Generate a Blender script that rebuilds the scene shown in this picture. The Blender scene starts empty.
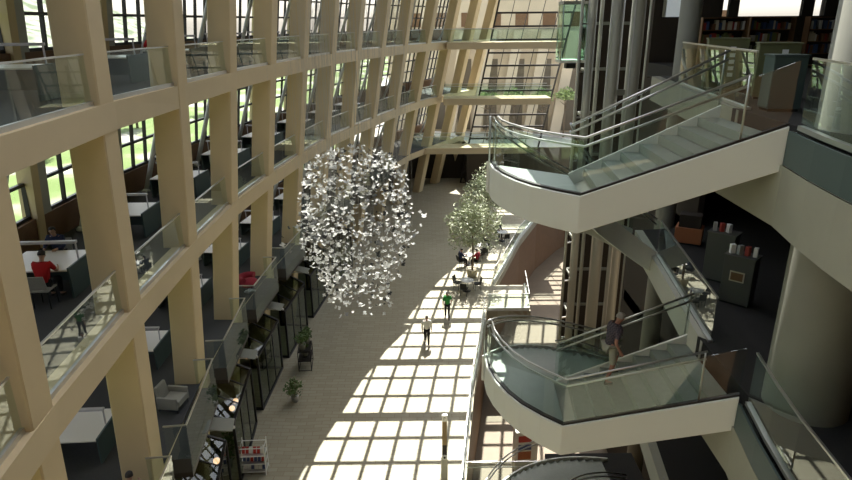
import bpy, bmesh, math, random
from mathutils import Vector as V, Matrix, Quaternion
random.seed(7)
PI = math.pi
SC = bpy.context.scene
COL = SC.collection
# ------------------------------------------------------------------ levels (metres above the atrium floor)
LG, LC, LB, LA, LD, LR = 0.0, 4.8, 9.6, 14.4, 19.2, 24.4
RB, RC = 9.35, 4.3                            # right-hand floors
LX = -4.8                                   # basement court
ORD = ['first', 'second', 'third', 'fourth', 'fifth', 'sixth', 'seventh', 'eighth', 'ninth', 'tenth',
       'eleventh', 'twelfth', 'thirteenth', 'fourteenth', 'fifteenth', 'sixteenth']

# ------------------------------------------------------------------ materials
MATS = {}
def mat(name, col, rough=0.6, metal=0.0, noise=0.0, nscale=4.0, bump=0.0, spec=0.5):
    m = bpy.data.materials.new(name); m.use_nodes = True
    nt = m.node_tree; b = nt.nodes['Principled BSDF']
    b.inputs['Base Color'].default_value = (*col, 1)
    b.inputs['Roughness'].default_value = rough
    b.inputs['Metallic'].default_value = metal
    b.inputs['Specular IOR Level'].default_value = spec
    if noise or bump:
        tc = nt.nodes.new('ShaderNodeTexCoord'); n = nt.nodes.new('ShaderNodeTexNoise')
        n.inputs['Scale'].default_value = nscale; n.inputs['Detail'].default_value = 6
        nt.links.new(tc.outputs['Object'], n.inputs['Vector'])
        if noise:
            r = nt.nodes.new('ShaderNodeMix'); r.data_type = 'RGBA'
            r.inputs[6].default_value = (*[c * (1 - noise) for c in col], 1)
            r.inputs[7].default_value = (*[min(1, c * (1 + noise)) for c in col], 1)
            nt.links.new(n.outputs['Fac'], r.inputs[0]); nt.links.new(r.outputs[2], b.inputs['Base Color'])
        if bump:
            bp = nt.nodes.new('ShaderNodeBump'); bp.inputs['Strength'].default_value = bump
            bp.inputs['Distance'].default_value = 0.02
            nt.links.new(n.outputs['Fac'], bp.inputs['Height']); nt.links.new(bp.outputs['Normal'], b.inputs['Normal'])
    MATS[name] = m
    return m

def glass_mat(name, tint, refl=1.0, rough=0.0):
    """thin architectural glass: tinted see-through plus a Fresnel reflection on the outer faces"""
    m = bpy.data.materials.new(name); m.use_nodes = True
    nt = m.node_tree; nt.nodes.clear()
    o = nt.nodes.new('ShaderNodeOutputMaterial'); mx = nt.nodes.new('ShaderNodeMixShader')
    t = nt.nodes.new('ShaderNodeBsdfTransparent'); t.inputs['Color'].default_value = (*tint, 1)
    g = nt.nodes.new('ShaderNodeBsdfGlossy'); g.inputs['Roughness'].default_value = rough
    g.inputs['Color'].default_value = (0.95, 1, 0.98, 1)
    f = nt.nodes.new('ShaderNodeFresnel'); f.inputs['IOR'].default_value = 1.5
    ge = nt.nodes.new('ShaderNodeNewGeometry')
    s = nt.nodes.new('ShaderNodeMath'); s.operation = 'SUBTRACT'; s.inputs[0].default_value = 1
    k = nt.nodes.new('ShaderNodeMath'); k.operation = 'MULTIPLY'
    k2 = nt.nodes.new('ShaderNodeMath'); k2.operation = 'MULTIPLY'; k2.inputs[1].default_value = refl; k2.use_clamp = True
    nt.links.new(ge.outputs['Backfacing'], s.inputs[1])
    nt.links.new(f.outputs[0], k2.inputs[0]); nt.links.new(k2.outputs[0], k.inputs[0]); nt.links.new(s.outputs[0], k.inputs[1])
    nt.links.new(k.outputs[0], mx.inputs[0]); nt.links.new(t.outputs[0], mx.inputs[1]); nt.links.new(g.outputs[0], mx.inputs[2])
    nt.links.new(mx.outputs[0], o.inputs[0])
    MATS[name] = m
    return m

def emit_mat(name, col, s):
    m = bpy.data.materials.new(name); m.use_nodes = True
    b = m.node_tree.nodes['Principled BSDF']
    b.inputs['Base Color'].default_value = (*col, 1)
    b.inputs['Emission Color'].default_value = (*col, 1); b.inputs['Emission Strength'].default_value = s
    MATS[name] = m
    return m

FIN = mat('beige_concrete', (0.63, 0.50, 0.295), 0.75, noise=0.07, nscale=1.2)
BEAM = mat('beige_concrete_beam', (0.63, 0.51, 0.315), 0.75, noise=0.06, nscale=0.9)
PIER = mat('grey_plaster', (0.42, 0.42, 0.39), 0.8)
CARPET = mat('charcoal_carpet', (0.055, 0.055, 0.055), 0.95, noise=0.25, nscale=30)
CEIL = mat('white_ceiling', (0.72, 0.70, 0.66), 0.9)
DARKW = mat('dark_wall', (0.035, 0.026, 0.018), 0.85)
BROWN = mat('brown_panel', (0.17, 0.09, 0.040), 0.6, noise=0.2, nscale=2)
FRAME = mat('dark_bronze_metal', (0.025, 0.020, 0.017), 0.45, 0.3)
BLACK = mat('black_steel', (0.012, 0.013, 0.013), 0.45, 0.3)
STEEL = mat('brushed_steel', (0.62, 0.62, 0.60), 0.3, 0.9)
TUBEM = mat('grey_green_tube', (0.46, 0.47, 0.41), 0.4, 0.1)
GREYM = mat('grey_painted_steel', (0.27, 0.28, 0.24), 0.4, 0.2)
BRACE = mat('pale_painted_tube', (0.60, 0.60, 0.58), 0.45)
WHITE = mat('white_plaster', (0.80, 0.815, 0.755), 0.65, noise=0.02, nscale=1)
OFFW = mat('warm_white_plaster', (0.50, 0.49, 0.41), 0.7, noise=0.04, nscale=1)
COLM = mat('column_concrete', (0.24, 0.24, 0.20), 0.7, noise=0.10, nscale=1.4)
CONC = mat('grey_concrete', (0.31, 0.305, 0.24), 0.7, noise=0.10, nscale=1.4)
TREAD = mat('stair_stone', (0.28, 0.31, 0.27), 0.45, noise=0.12, nscale=9)
LANDM = mat('landing_stone', (0.36, 0.40, 0.36), 0.4, noise=0.08, nscale=6)
TABLET = mat('pale_table_top', (0.80, 0.75, 0.68), 0.35)
TEAL = mat('dark_teal_panel', (0.055, 0.085, 0.08), 0.5)
LBAR = mat('lavender_grey_lamp_bar', (0.55, 0.53, 0.57), 0.4)
GREYF = mat('grey_upholstery', (0.34, 0.33, 0.29), 0.9, noise=0.1, nscale=30)
REDF = mat('crimson_upholstery', (0.28, 0.015, 0.03), 0.85)
LEAF = mat('pale_green_leaves', (0.42, 0.46, 0.30), 0.6, noise=0.35, nscale=2)
LEAFD = mat('deep_green_leaves', (0.10, 0.17, 0.05), 0.6, noise=0.4, nscale=5)
LEAFX = mat('sunny_outdoor_leaves', (0.33, 0.42, 0.17), 0.8, noise=0.5, nscale=0.7)
BARK = mat('bark', (0.16, 0.12, 0.08), 0.9)
POT = mat('stone_pot', (0.55, 0.50, 0.38), 0.8)
def paper_mat():
    m = bpy.data.materials.new('thin_white_paper'); m.use_nodes = True; nt = m.node_tree; nt.nodes.clear()
    o = nt.nodes.new('ShaderNodeOutputMaterial'); mx = nt.nodes.new('ShaderNodeMixShader'); mx.inputs[0].default_value = 0.45
    d = nt.nodes.new('ShaderNodeBsdfDiffuse'); t = nt.nodes.new('ShaderNodeBsdfTranslucent')
    d.inputs[0].default_value = t.inputs[0].default_value = (0.88, 0.89, 0.88, 1)
    nt.links.new(d.outputs[0], mx.inputs[1]); nt.links.new(t.outputs[0], mx.inputs[2]); nt.links.new(mx.outputs[0], o.inputs[0])
    return m
PAPERT = paper_mat()
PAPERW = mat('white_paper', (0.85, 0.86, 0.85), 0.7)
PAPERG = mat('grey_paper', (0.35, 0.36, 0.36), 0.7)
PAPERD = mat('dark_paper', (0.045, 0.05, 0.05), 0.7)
WIRE = mat('thin_wire', (0.50, 0.50, 0.46), 0.5, 0.3)
SKIN = mat('skin', (0.45, 0.27, 0.19), 0.6)
SKINR = mat('ruddy_skin', (0.42, 0.20, 0.15), 0.6)
HAIRD = mat('dark_hair', (0.015, 0.011, 0.009), 0.7)
HAIRG = mat('grey_hair', (0.32, 0.30, 0.28), 0.8)
GREENC = mat('green_shirt_cloth', (0.03, 0.24, 0.05), 0.9)
WHITEC = mat('white_cloth', (0.75, 0.75, 0.72), 0.9)
REDC = mat('red_cloth', (0.50, 0.012, 0.015), 0.9)
BLUEC = mat('navy_cloth', (0.02, 0.03, 0.08), 0.9)
DARKC = mat('black_cloth', (0.012, 0.012, 0.014), 0.9)
KHAKI = mat('light_khaki_cloth', (0.42, 0.41, 0.34), 0.9)
SHOE = mat('dark_shoe', (0.02, 0.018, 0.016), 0.6)
EYE = mat('eye_dark', (0.02, 0.02, 0.02), 0.3)
LIP = mat('lips', (0.38, 0.12, 0.10), 0.6)
OLIVE = mat('olive_laminate', (0.13, 0.135, 0.06), 0.6)
CARPETD = mat('dark_carpet', (0.028, 0.027, 0.025), 0.95, noise=0.25, nscale=30)
KIOSK = mat('grey_laminate', (0.085, 0.085, 0.075), 0.6)
ORANGE = mat('orange_wood', (0.42, 0.15, 0.06), 0.6)
LAMPP = emit_mat('glowing_lamp_globe', (1.0, 0.55, 0.35), 2.0)
GL = glass_mat('clear_guard_glass', (0.90, 0.95, 0.93), 1.25)
GLW = glass_mat('window_glass', (0.97, 0.98, 0.97), 0.6)
GLT = glass_mat('teal_glass', (0.78, 0.88, 0.84), 1.1)
GLD = glass_mat('smoked_glass', (0.62, 0.67, 0.60), 1.0)

def plaid():
    m = bpy.data.materials.new('plaid_cloth'); m.use_nodes = True; nt = m.node_tree
    b = nt.nodes['Principled BSDF']; b.inputs['Roughness'].default_value = 0.9
    tc = nt.nodes.new('ShaderNodeTexCoord'); ck = nt.nodes.new('ShaderNodeTexChecker')
    ck.inputs['Scale'].default_value = 26
    ck.inputs['Color1'].default_value = (0.03, 0.03, 0.05, 1); ck.inputs['Color2'].default_value = (0.13, 0.10, 0.12, 1)
    nt.links.new(tc.outputs['Object'], ck.inputs['Vector']); nt.links.new(ck.outputs['Color'], b.inputs['Base Color'])
    return m
PLAID = plaid()

def floor_mat():
    m = bpy.data.materials.new('sandstone_setts'); m.use_nodes = True; nt = m.node_tree
    b = nt.nodes['Principled BSDF']; b.inputs['Roughness'].default_value = 0.55
    tc = nt.nodes.new('ShaderNodeTexCoord')
    n0 = nt.nodes.new('ShaderNodeTexNoise'); n0.inputs['Scale'].default_value = 0.6
    ad = nt.nodes.new('ShaderNodeVectorMath'); ad.operation = 'MULTIPLY_ADD'
    ad.inputs[1].default_value = (0.3, 0.3, 0)
    nt.links.new(tc.outputs['Object'], n0.inputs['Vector'])
    nt.links.new(n0.outputs['Color'], ad.inputs[0]); nt.links.new(tc.outputs['Object'], ad.inputs[2])
    br = nt.nodes.new('ShaderNodeTexBrick'); br.inputs['Scale'].default_value = 1.0
    br.inputs['Brick Width'].default_value = 0.62; br.inputs['Row Height'].default_value = 0.24
    br.inputs['Mortar Size'].default_value = 0.012
    br.inputs['Color1'].default_value = (0.395, 0.37, 0.27, 1); br.inputs['Color2'].default_value = (0.345, 0.32, 0.225, 1)
    br.inputs['Mortar'].default_value = (0.29, 0.235, 0.16, 1)
    nt.links.new(ad.outputs[0], br.inputs['Vector'])
    nt.links.new(br.outputs['Color'], b.inputs['Base Color'])
    return m
FLOORM = floor_mat()
BASEM = mat('basement_stone', (0.20, 0.15, 0.095), 0.6, noise=0.15, nscale=2)

def lawn_mat():
    m = bpy.data.materials.new('park_ground'); m.use_nodes = True; nt = m.node_tree
    b = nt.nodes['Principled BSDF']; b.inputs['Roughness'].default_value = 0.95
    tc = nt.nodes.new('ShaderNodeTexCoord'); n = nt.nodes.new('ShaderNodeTexNoise')
    n.inputs['Scale'].default_value = 0.09; n.inputs['Detail'].default_value = 3
    r = nt.nodes.new('ShaderNodeValToRGB'); e = r.color_ramp.elements
    e[0].position = 0.40; e[0].color = (0.11, 0.17, 0.04, 1)
    e[1].position = 0.62; e[1].color = (0.33, 0.32, 0.28, 1)
    k = e.new(0.52); k.color = (0.14, 0.20, 0.06, 1)
    nt.links.new(tc.outputs['Object'], n.inputs['Vector']); nt.links.new(n.outputs['Fac'], r.inputs[0])
    nt.links.new(r.outputs[0], b.inputs['Base Color'])
    return m
LAWN = lawn_mat()
def hill_mat():
    m = bpy.data.materials.new('hillside'); m.use_nodes = True; nt = m.node_tree
    b = nt.nodes['Principled BSDF']; b.inputs['Roughness'].default_value = 0.95
    tc = nt.nodes.new('ShaderNodeTexCoord'); n = nt.nodes.new('ShaderNodeTexNoise')
    n.inputs['Scale'].default_value = 0.12; n.inputs['Detail'].default_value = 5
    r = nt.nodes.new('ShaderNodeValToRGB'); e = r.color_ramp.elements
    e[0].position = 0.38; e[0].color = (0.085, 0.12, 0.06, 1)
    e[1].position = 0.64; e[1].color = (0.33, 0.32, 0.28, 1)
    nt.links.new(tc.outputs['Object'], n.inputs['Vector']); nt.links.new(n.outputs['Fac'], r.inputs[0])
    nt.links.new(r.outputs[0], b.inputs['Base Color'])
    return m
HILL = hill_mat()
TANX = mat('sunlit_tan_stone', (0.62, 0.52, 0.38), 0.8, noise=0.08, nscale=0.6)
SHADEX = mat('brown_tinted_window', (0.16, 0.13, 0.09), 0.4)
PAVE = mat('pale_paving', (0.52, 0.50, 0.45), 0.85, noise=0.1, nscale=0.6)

# ------------------------------------------------------------------ mesh building
class MB:
    def __init__(s): s.v = []; s.f = []; s.mi = None; s.sm = set()
    def add(s, vs, fs, smooth=False):
        o = len(s.v); s.v += [tuple(p) for p in vs]
        for f in fs:
            if smooth: s.sm.add(len(s.f))
            s.f.append(tuple(i + o for i in f))
        return s
    def hexa(s, b, t):
        """b, t: four bottom and four top corners, counter-clockwise from above"""
        return s.add(list(b) + list(t), [(3, 2, 1, 0), (4, 5, 6, 7), (0, 1, 5, 4), (1, 2, 6, 5), (2, 3, 7, 6), (3, 0, 4, 7)])
    def box(s, x0, x1, y0, y1, z0, z1):
        return s.hexa([(x0, y0, z0), (x1, y0, z0), (x1, y1, z0), (x0, y1, z0)], [(x0, y0, z1), (x1, y0, z1), (x1, y1, z1), (x0, y1, z1)])
    def bar(s, a, b, w, h, up=(0, 0, 1)):
        """square bar from a to b: w sideways, h along up"""
        a, b = V(a), V(b); d = (b - a).normalized(); u = V(up)
        if abs(d.dot(u)) > 0.98: u = V((0, 1, 0))
        sd = d.cross(u).normalized() * (w / 2); uu = sd.cross(d).normalized() * (h / 2)
        return s.hexa([a - sd - uu, a + sd - uu, b + sd - uu, b - sd - uu], [a - sd + uu, a + sd + uu, b + sd + uu, b - sd + uu])
    def prism(s, poly, z0, z1):
        n = len(poly)
        ar = sum(poly[i][0] * poly[(i + 1) % n][1] - poly[(i + 1) % n][0] * poly[i][1] for i in range(n))
        if ar < 0: poly = list(reversed(poly))
        vs = [(p[0], p[1], z0) for p in poly] + [(p[0], p[1], z1) for p in poly]
        fs = [tuple(reversed(range(n))), tuple(range(n, 2 * n))] + [(i, (i + 1) % n, (i + 1) % n + n, i + n) for i in range(n)]
        return s.add(vs, fs)
    def ribbon(s, pts, off, th, zb, zt):
        """upright band along pts (each x, y, z): thickness th to the side off (+1 left of travel), from z+zb to z+zt"""
        n = len(pts); nr = []
        for i in range(n):
            d = V(pts[min(n - 1, i + 1)]) - V(pts[max(0, i - 1)]); d.z = 0; d.normalize()
            nr.append(V((-d.y, d.x, 0)))
        vs = []
        for i, p in enumerate(pts):
            p = V(p); a = p + nr[i] * off; b = p + nr[i] * (off + th)
            vs += [a + V((0, 0, zb)), b + V((0, 0, zb)), b + V((0, 0, zt)), a + V((0, 0, zt))]
        fs = []
        for i in range(n - 1):
            o = 4 * i
            for k in range(4): fs.append((o + k, o + 4 + k, o + 4 + (k + 1) % 4, o + (k + 1) % 4))
        fs += [(0, 1, 2, 3), (4 * n - 1, 4 * n - 2, 4 * n - 3, 4 * n - 4)]
        return s.add(vs, fs)
    def tube(s, pts, r, n=8, r2=None):
        pts = [V(p) for p in pts]; m = len(pts); vs = []; fs = []
        for i, p in enumerate(pts):
            d = (pts[min(m - 1, i + 1)] - pts[max(0, i - 1)]).normalized()
            u = V((0, 0, 1)) if abs(d.z) < 0.95 else V((1, 0, 0))
            a = d.cross(u).normalized(); b = a.cross(d)
            rr = r if r2 is None else r + (r2 - r) * i / (m - 1)
            for k in range(n):
                t = 2 * PI * k / n; vs.append(p + (a * math.cos(t) + b * math.sin(t)) * rr)
        for i in range(m - 1):
            for k in range(n): fs.append((i * n + k, i * n + (k + 1) % n, (i + 1) * n + (k + 1) % n, (i + 1) * n + k))
        s.add(vs, fs, True)
        o = len(s.v) - len(vs)
        s.f.append(tuple(o + k for k in reversed(range(n)))); s.f.append(tuple(o + (m - 1) * n + k for k in range(n)))
        return s
    def lathe(s, c, prof, n=20):
        vs = []; fs = []; m = len(prof)
        for r, z in prof:
            for k in range(n):
                t = 2 * PI * k / n; vs.append((c[0] + r * math.cos(t), c[1] + r * math.sin(t), c[2] + z))
        for i in range(m - 1):
            for k in range(n): fs.append((i * n + k, i * n + (k + 1) % n, (i + 1) * n + (k + 1) % n, (i + 1) * n + k))
        s.add(vs, fs, True)
        o = len(s.v) - len(vs)
        s.f.append(tuple(o + k for k in reversed(range(n)))); s.f.append(tuple(o + (m - 1) * n + k for k in range(n)))
        return s
    def ball(s, c, r, nu=12, nv=8, sc=(1, 1, 1)):
        prof = []; vs = []; fs = []
        for j in range(nv + 1):
            a = PI * j / nv
            for k in range(nu):
                t = 2 * PI * k / nu
                vs.append((c[0] + sc[0] * r * math.sin(a) * math.cos(t), c[1] + sc[1] * r * math.sin(a) * math.sin(t), c[2] - sc[2] * r * math.cos(a)))
        for j in range(nv):
            for k in range(nu): fs.append((j * nu + k, j * nu + (k + 1) % nu, (j + 1) * nu + (k + 1) % nu, (j + 1) * nu + k))
        return s.add(vs, fs, True)
    def mesh(s, name, m, bevel=0.0, fix=True):
        me = bpy.data.meshes.new(name); me.from_pydata(s.v, [], s.f)
        for i in s.sm:
            if i < len(me.polygons): me.polygons[i].use_smooth = True
        if fix or bevel:
            bm = bmesh.new(); bm.from_mesh(me)
            if fix: bmesh.ops.recalc_face_normals(bm, faces=bm.faces)
            if bevel:
                bmesh.ops.bevel(bm, geom=bm.edges[:], offset=bevel, segments=1, affect='EDGES', clamp_overlap=True)
            bm.to_mesh(me); bm.free()
        me.materials.append(m)
        return me
    def build(s, name, m, parent=None, bevel=0.0, fix=True, loc=None):
        o = bpy.data.objects.new(name, s.mesh(name, m, bevel, fix)); COL.objects.link(o)
        if parent is not None: o.parent = parent
        if loc is not None: o.location = loc
        return o

def tag(o, label, cat, group=None, kind=None):
    o['label'] = label; o['category'] = cat
    if group: o['group'] = group
    if kind: o['kind'] = kind
    return o
def empty(name, loc, rz, label, cat, group=None):
    o = bpy.data.objects.new(name, None); COL.objects.link(o); o.empty_display_size = 0.1
    o.location = loc; o.rotation_euler = (0, 0, rz)
    return tag(o, label, cat, group)
def struct(o): o['kind'] = 'structure'; return o
def copy_tree(o, parent=None):
    c = o.copy(); COL.objects.link(c)
    if parent is not None: c.parent = parent
    for ch in list(o.children): copy_tree(ch, c)
    return c

# ------------------------------------------------------------------ the curved fin wall: measured plan
BP = [(-6.72, 9.55), (-7.1, 14.1), (-7.27, 18.65), (-7.3, 23.35), (-6.95, 27.9), (-6.4, 32.45), (-5.66, 37.2), (-4.6, 41.3),
      (-3.45, 45.2), (-2.02, 50.0), (-0.4, 54.4), (1.6, 58.3), (3.5, 61.6), (5.3, 64.6)]
LEAN = [(0.0, 0.25), (0.02, 0.3), (0.3, 0.1), (0.45, 0.1), (0.52, 0.1), (0.56, 0.1), (0.60, 0.05), (0.62, 0.0),
        (0.78, -0.1), (0.80, -0.6), (0.97, -0.9), (0.95, -1.1), (1.0, -1.2), (1.05, -1.2)]
PRE = [(-6.1, 4.95), (-5.2, 0.4), (-4.2, -4.0), (-3.3, -8.2)]      # wall line running on behind the camera
def fp(i, z):
    if i < 0:
        p = PRE[-i - 1]; l = (0.0, 0.1)
    else:
        p = BP[i]; l = LEAN[i]
    k = (z - LB) / 4.8
    return V((p[0] + l[0] * k, p[1] + l[1] * k, z))
NF = len(BP)
def tn(i):
    a = V((BP[max(0, i - 1)] if i > 0 else PRE[0])) if i <= 0 else V(BP[i - 1])
    b = V(BP[min(NF - 1, i + 1)])
    if i < 0: a, b = V((-5.2, 0.4)), V(BP[0])
    d = (b - a).normalized()
    return V((d.x, d.y, 0)), V((d.y, -d.x, 0))            # tangent (away), inward normal (to the atrium)
FW, FD = 0.76, 0.80
for i in range(NF):
    t, n = tn(i); m = MB()
    def ring(z):
        p = fp(i, z)
        return [p - t * FW - n * FD, p - t * FW, p, p - n * FD]
    m.hexa(ring(LG), ring(LR - 0.3 if i < 9 else LD - 0.01))
    o = m.build('pillar', FIN, bevel=0.03)
    tag(o, 'beige concrete fin pillar of the curved left wall, %s from the left edge' % ORD[i], 'pillar', 'fin pillars of the curved wall')

def front(z, off=0.0, i0=-4, i1=NF - 1):
    return [fp(i, z) + tn(i)[1] * off for i in range(i0, i1 + 1)]
def front_poly(z, a, b, i0=-4, i1=NF - 1):
    return [(p.x, p.y) for p in front(z, a, i0, i1)] + [(p.x, p.y) for p in reversed(front(z, b, i0, i1))]

def band(m, zt, zb, a, b, i0, i1):
    """leaning band between two levels: the four long edges follow the lean of the fins"""
    rows = [front(zb, a, i0, i1), front(zb, b, i0, i1), front(zt, b, i0, i1), front(zt, a, i0, i1)]
    n = len(rows[0]); vs = []
    for k in range(n): vs += [rows[0][k], rows[1][k], rows[2][k], rows[3][k]]
    fs = []
    for k in range(n - 1):
        o = 4 * k
        for q in range(4): fs.append((o + q, o + 4 + q, o + 4 + (q + 1) % 4, o + (q + 1) % 4))
    fs += [(0, 1, 2, 3), (4 * n - 1, 4 * n - 2, 4 * n - 3, 4 * n - 4)]
    m.add(vs, fs)
    return m
OUT = 4.6          # outer wall line, metres behind the fin fronts
k = 1
for L in (LC, LB, LA, LD):
    o = band(MB(), L, L - 0.62, 0.012, -0.55 if L != LC else -0.018, -4, NF - 1).build('trim_%d' % k, BEAM); struct(o); k += 1
    o = band(MB(), L - 0.02, L - 0.32, -0.56, -OUT, -4, NF - 1) if L != LC else band(MB(), L + 0.012, L - 0.32, -0.02, -OUT, -4, NF - 1)
    o = o.build('floor_%d' % k, CARPET); struct(o)
    o = band(MB(), L - 0.34, L - 0.40, -0.56, -OUT, -4, NF - 1).build('ceiling_%d' % k, CEIL); struct(o)
o = band(MB(), LR, LR - 0.3, 0.10, -OUT - 0.4, -4, 9).build('ceiling_roof_left', CEIL); struct(o)

# outer wall: piers, sills, windows per bay and level
wn = 1
WL = {LC: 1, LB: 1, LA: 1, LD: 0}
wall = MB()
for L in (LG, LC, LB, LA, LD):
    top = L + 4.8 - 0.4 if L < LD else LR - 0.3
    hi = NF - 1 if L < LD else 9
    band(wall, L + 0.92, L - 0.02, -OUT, -OUT - 0.35, -4, hi)           # sill wall
    band(wall, top + 0.42, top - 0.35, -OUT, -OUT - 0.35, -4, hi)         # head
wall.build('wall_left', BROWN)['kind'] = 'structure'
piers = MB(); piersg = MB()
for i in range(-3, NF):
    t, n = tn(i)
    for z0, z1 in ((LG, LR - 0.3 if i < 9 else LD - 0.05),):
        def rg(z, a, b, d0, d1):
            p = fp(i, z) - n * OUT
            return [p + t * a - n * d1, p + t * a - n * d0, p + t * b - n * d0, p + t * b - n * d1]
        piers.hexa(rg(z0, -0.62, -0.25, -0.05, 0.40), rg(z1, -0.62, -0.25, -0.05, 0.40))
        piersg.hexa(rg(z0, -0.245, 0.25, 0.0, 0.40), rg(z1, -0.245, 0.25, 0.0, 0.40))
piers.build('wall_left_pier', FIN)['kind'] = 'structure'
piersg.build('wall_left_panel', PIER)['kind'] = 'structure'
gw = band(MB(), LC - 0.5, LG, -3.4, -3.6, -1, NF - 1).build('wall_ground_back', DARKW); struct(gw)

for L in (LC, LB, LA, LD):
    for i in range(-1, NF - 1):
        if L == LD and (i < 3 or i > 8): continue
        if L == LC and i < 1: continue
        t, n = tn(i)
        a0 = fp(i, L) - n * (OUT + 0.15); b0 = fp(i + 1, L) - tn(i + 1)[1] * (OUT + 0.15)
        d = (b0 - a0).normalized(); ln = (b0 - a0).length
        z0, z1 = L + 0.92, L + 4.05
        def at(s, z):
            p = a0 + d * s; q = (fp(i, z) - fp(i, L)); return V((p.x + q.x, p.y + q.y, z))
        s0, s1 = 0.25, ln - 0.6
        g = MB(); g.add([at(s0, z0), at(s1, z0), at(s1, z1), at(s0, z1)], [(0, 1, 2, 3)])
        fr = MB()
        for s in (s0 + 0.05, s1 - 0.05): fr.bar(at(s, z0), at(s, z1), 0.11, 0.14, up=(n.x, n.y, 0))
        for q in range(1, 4):
            s = s0 + (s1 - s0) * q / 4; fr.bar(at(s, z0), at(s, z1), 0.09, 0.12, up=(n.x, n.y, 0))
        for q in range(4):
            z = z0 + 0.05 + (z1 - z0 - 0.1) * q / 3; fr.bar(at(s0, z), at(s1, z), 0.12, 0.10)
        o = fr.build('window_%d' % wn, FRAME); struct(o)
        gp = g.build('pane', GLW, o, fix=False)
        wn += 1
        # pale brace tube in front of the window
        if L < LD and i >= 0:
            e = empty('brace_tube', at(1.0, L) + n * 0.55, 0, 'pale steel brace tube before the %s window of the %s left gallery' % (ORD[i], {LC: 'lower', LB: 'middle', LA: 'top'}[L]), 'brace', 'brace tubes along the left windows')
            P0 = V(e.location)
            sub = lambda p: V(p) - P0
            MB().tube([sub(at(1.1, L) + n * 0.55), sub(at(3.25, L + 4.30) + n * 0.55)], 0.10, 10).build('tube', BRACE, e)
            MB().lathe(sub(at(1.1, L) + n * 0.55), [(0.16, 0.0), (0.16, 0.05), (0.1, 0.12)], 12).build('base_plate', BRACE, e)

# guard glass of the two upper galleries and the third level
GN = {LA: 'top', LB: 'middle', LC: 'lower'}
for L in (LA, LB):
    for i in range(0 if L == LA else -1, 11):
        t0, n0 = tn(i); t1, n1 = tn(i + 1)
        a = fp(i, L) - n0 * 0.16 + t0 * 0.01; b = fp(i + 1, L) - n1 * 0.16 - t1 * (FW + 0.01)
        e = empty('glass_guard', a, 0, 'glass guard of the %s left gallery, %s from the left edge' % (GN[L], ORD[i if L == LA else i + 1]), 'railing', 'glass guards between the fin pillars')
        pts = [V((0, 0, 0)), b - a]
        MB().ribbon(pts, -0.0075, 0.015, 0.03, 1.05).build('glass_panel', GL, e)
        MB().ribbon(pts, -0.022, 0.044, 1.05, 1.085).build('top_rail', STEEL, e)
        MB().ribbon(pts, -0.04, 0.08, -0.0, 0.10).build('shoe_channel', STEEL, e)
# projecting balconies of the lower gallery
for i in range(0, 9):
    t0, n0 = tn(i); t1, n1 = tn(i + 1); L = LC
    a = fp(i, L) + t0 * 0.22; b = fp(i + 1, L) - t1 * (FW + 0.25)
    d = (b - a).normalized(); ln = (b - a).length; nn = V((d.y, -d.x, 0)); P = 0.62
    e = empty('balcony', a, 0, 'small projecting glass balcony of the lower left gallery, %s from the left edge' % ORD[i], 'balcony', 'projecting balconies of the lower gallery')
    c = [V((0, 0, 0)), d * ln, d * ln + nn * P, nn * P]
    sl = MB(); sl.prism([(p.x, p.y) for p in (c[0] + nn * .02, c[1] + nn * .02, c[2], c[3])], -0.46, 0.0); sl.build('slab', CARPET, e)
    so = MB(); so.prism([(p.x, p.y) for p in (c[0] + nn * .02, c[1] + nn * .02, c[2], c[3])], -0.62, -0.461); so.build('soffit_edge', FRAME, e)
    MB().ribbon([c[3] + nn * .015, c[2] + nn * .015], -0.0075, 0.015, -0.46, 1.05).build('glass_panel', GL, e)
    MB().ribbon([c[3] + nn * .015, c[2] + nn * .015], -0.022, 0.044, 1.05, 1.085).build('top_rail', STEEL, e)
    for s, q in ((0.02, (c[0] + nn * .03, c[3])), (-0.02, (c[1] + nn * .03, c[2]))):
        MB().ribbon([p + d * s for p in q], -0.0075, 0.015, -0.46, 1.05).build('side_panel', GL, e)
        MB().ribbon([p + d * s for p in q], -0.02, 0.04, 1.05, 1.085).build('side_rail', STEEL, e)

# ------------------------------------------------------------------ ground, basement court, roof, end
EDGE = [(0.2, -8), (0.6, 4), (0.95, 12), (1.28, 17.6), (1.7, 21.0), (2.2, 24.8), (2.9, 28.7), (3.55, 32.9), (4.43, 36.8), (5.4, 39.6), (7.3, 45.4), (9.6, 51.0), (12.6, 56.0), (16, 60)]
gp = [(-14, -8)] + EDGE + [(16, 66), (-14, 66)]
o = MB().prism(gp, -0.5, 0.0).build('floor', FLOORM); struct(o)
o = MB().prism([(3.62, 32.92), (6.1, 32.92), (6.4, 36.75), (4.42, 36.75)], -0.5, -0.002).build('floor_bridge', FLOORM); struct(o)
o = MB().box(-1, 24, -8, 64, LX - 0.3, LX).build('floor_basement', BASEM); struct(o)
o = MB().ribbon([(x, y, 0) for x, y in EDGE], 0.02, 0.18, LX + 0.01, -0.51).build('wall_basement', BROWN); struct(o)
o = MB().prism([(1.35, 15.6), (4.4, 15.6), (4.4, 18.55), (1.45, 18.55)], -0.45, -0.003).build('floor_footbridge', FLOORM); struct(o)
o = MB().prism([(4.41, 15.6), (8, 15.6), (8, 20.2), (4.6, 20.2), (4.41, 18.55)], -0.45, -0.003).build('floor_stair_foot_shade', CARPETD); struct(o)  # right end of the deck, its dark colour standing in for shade

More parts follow.
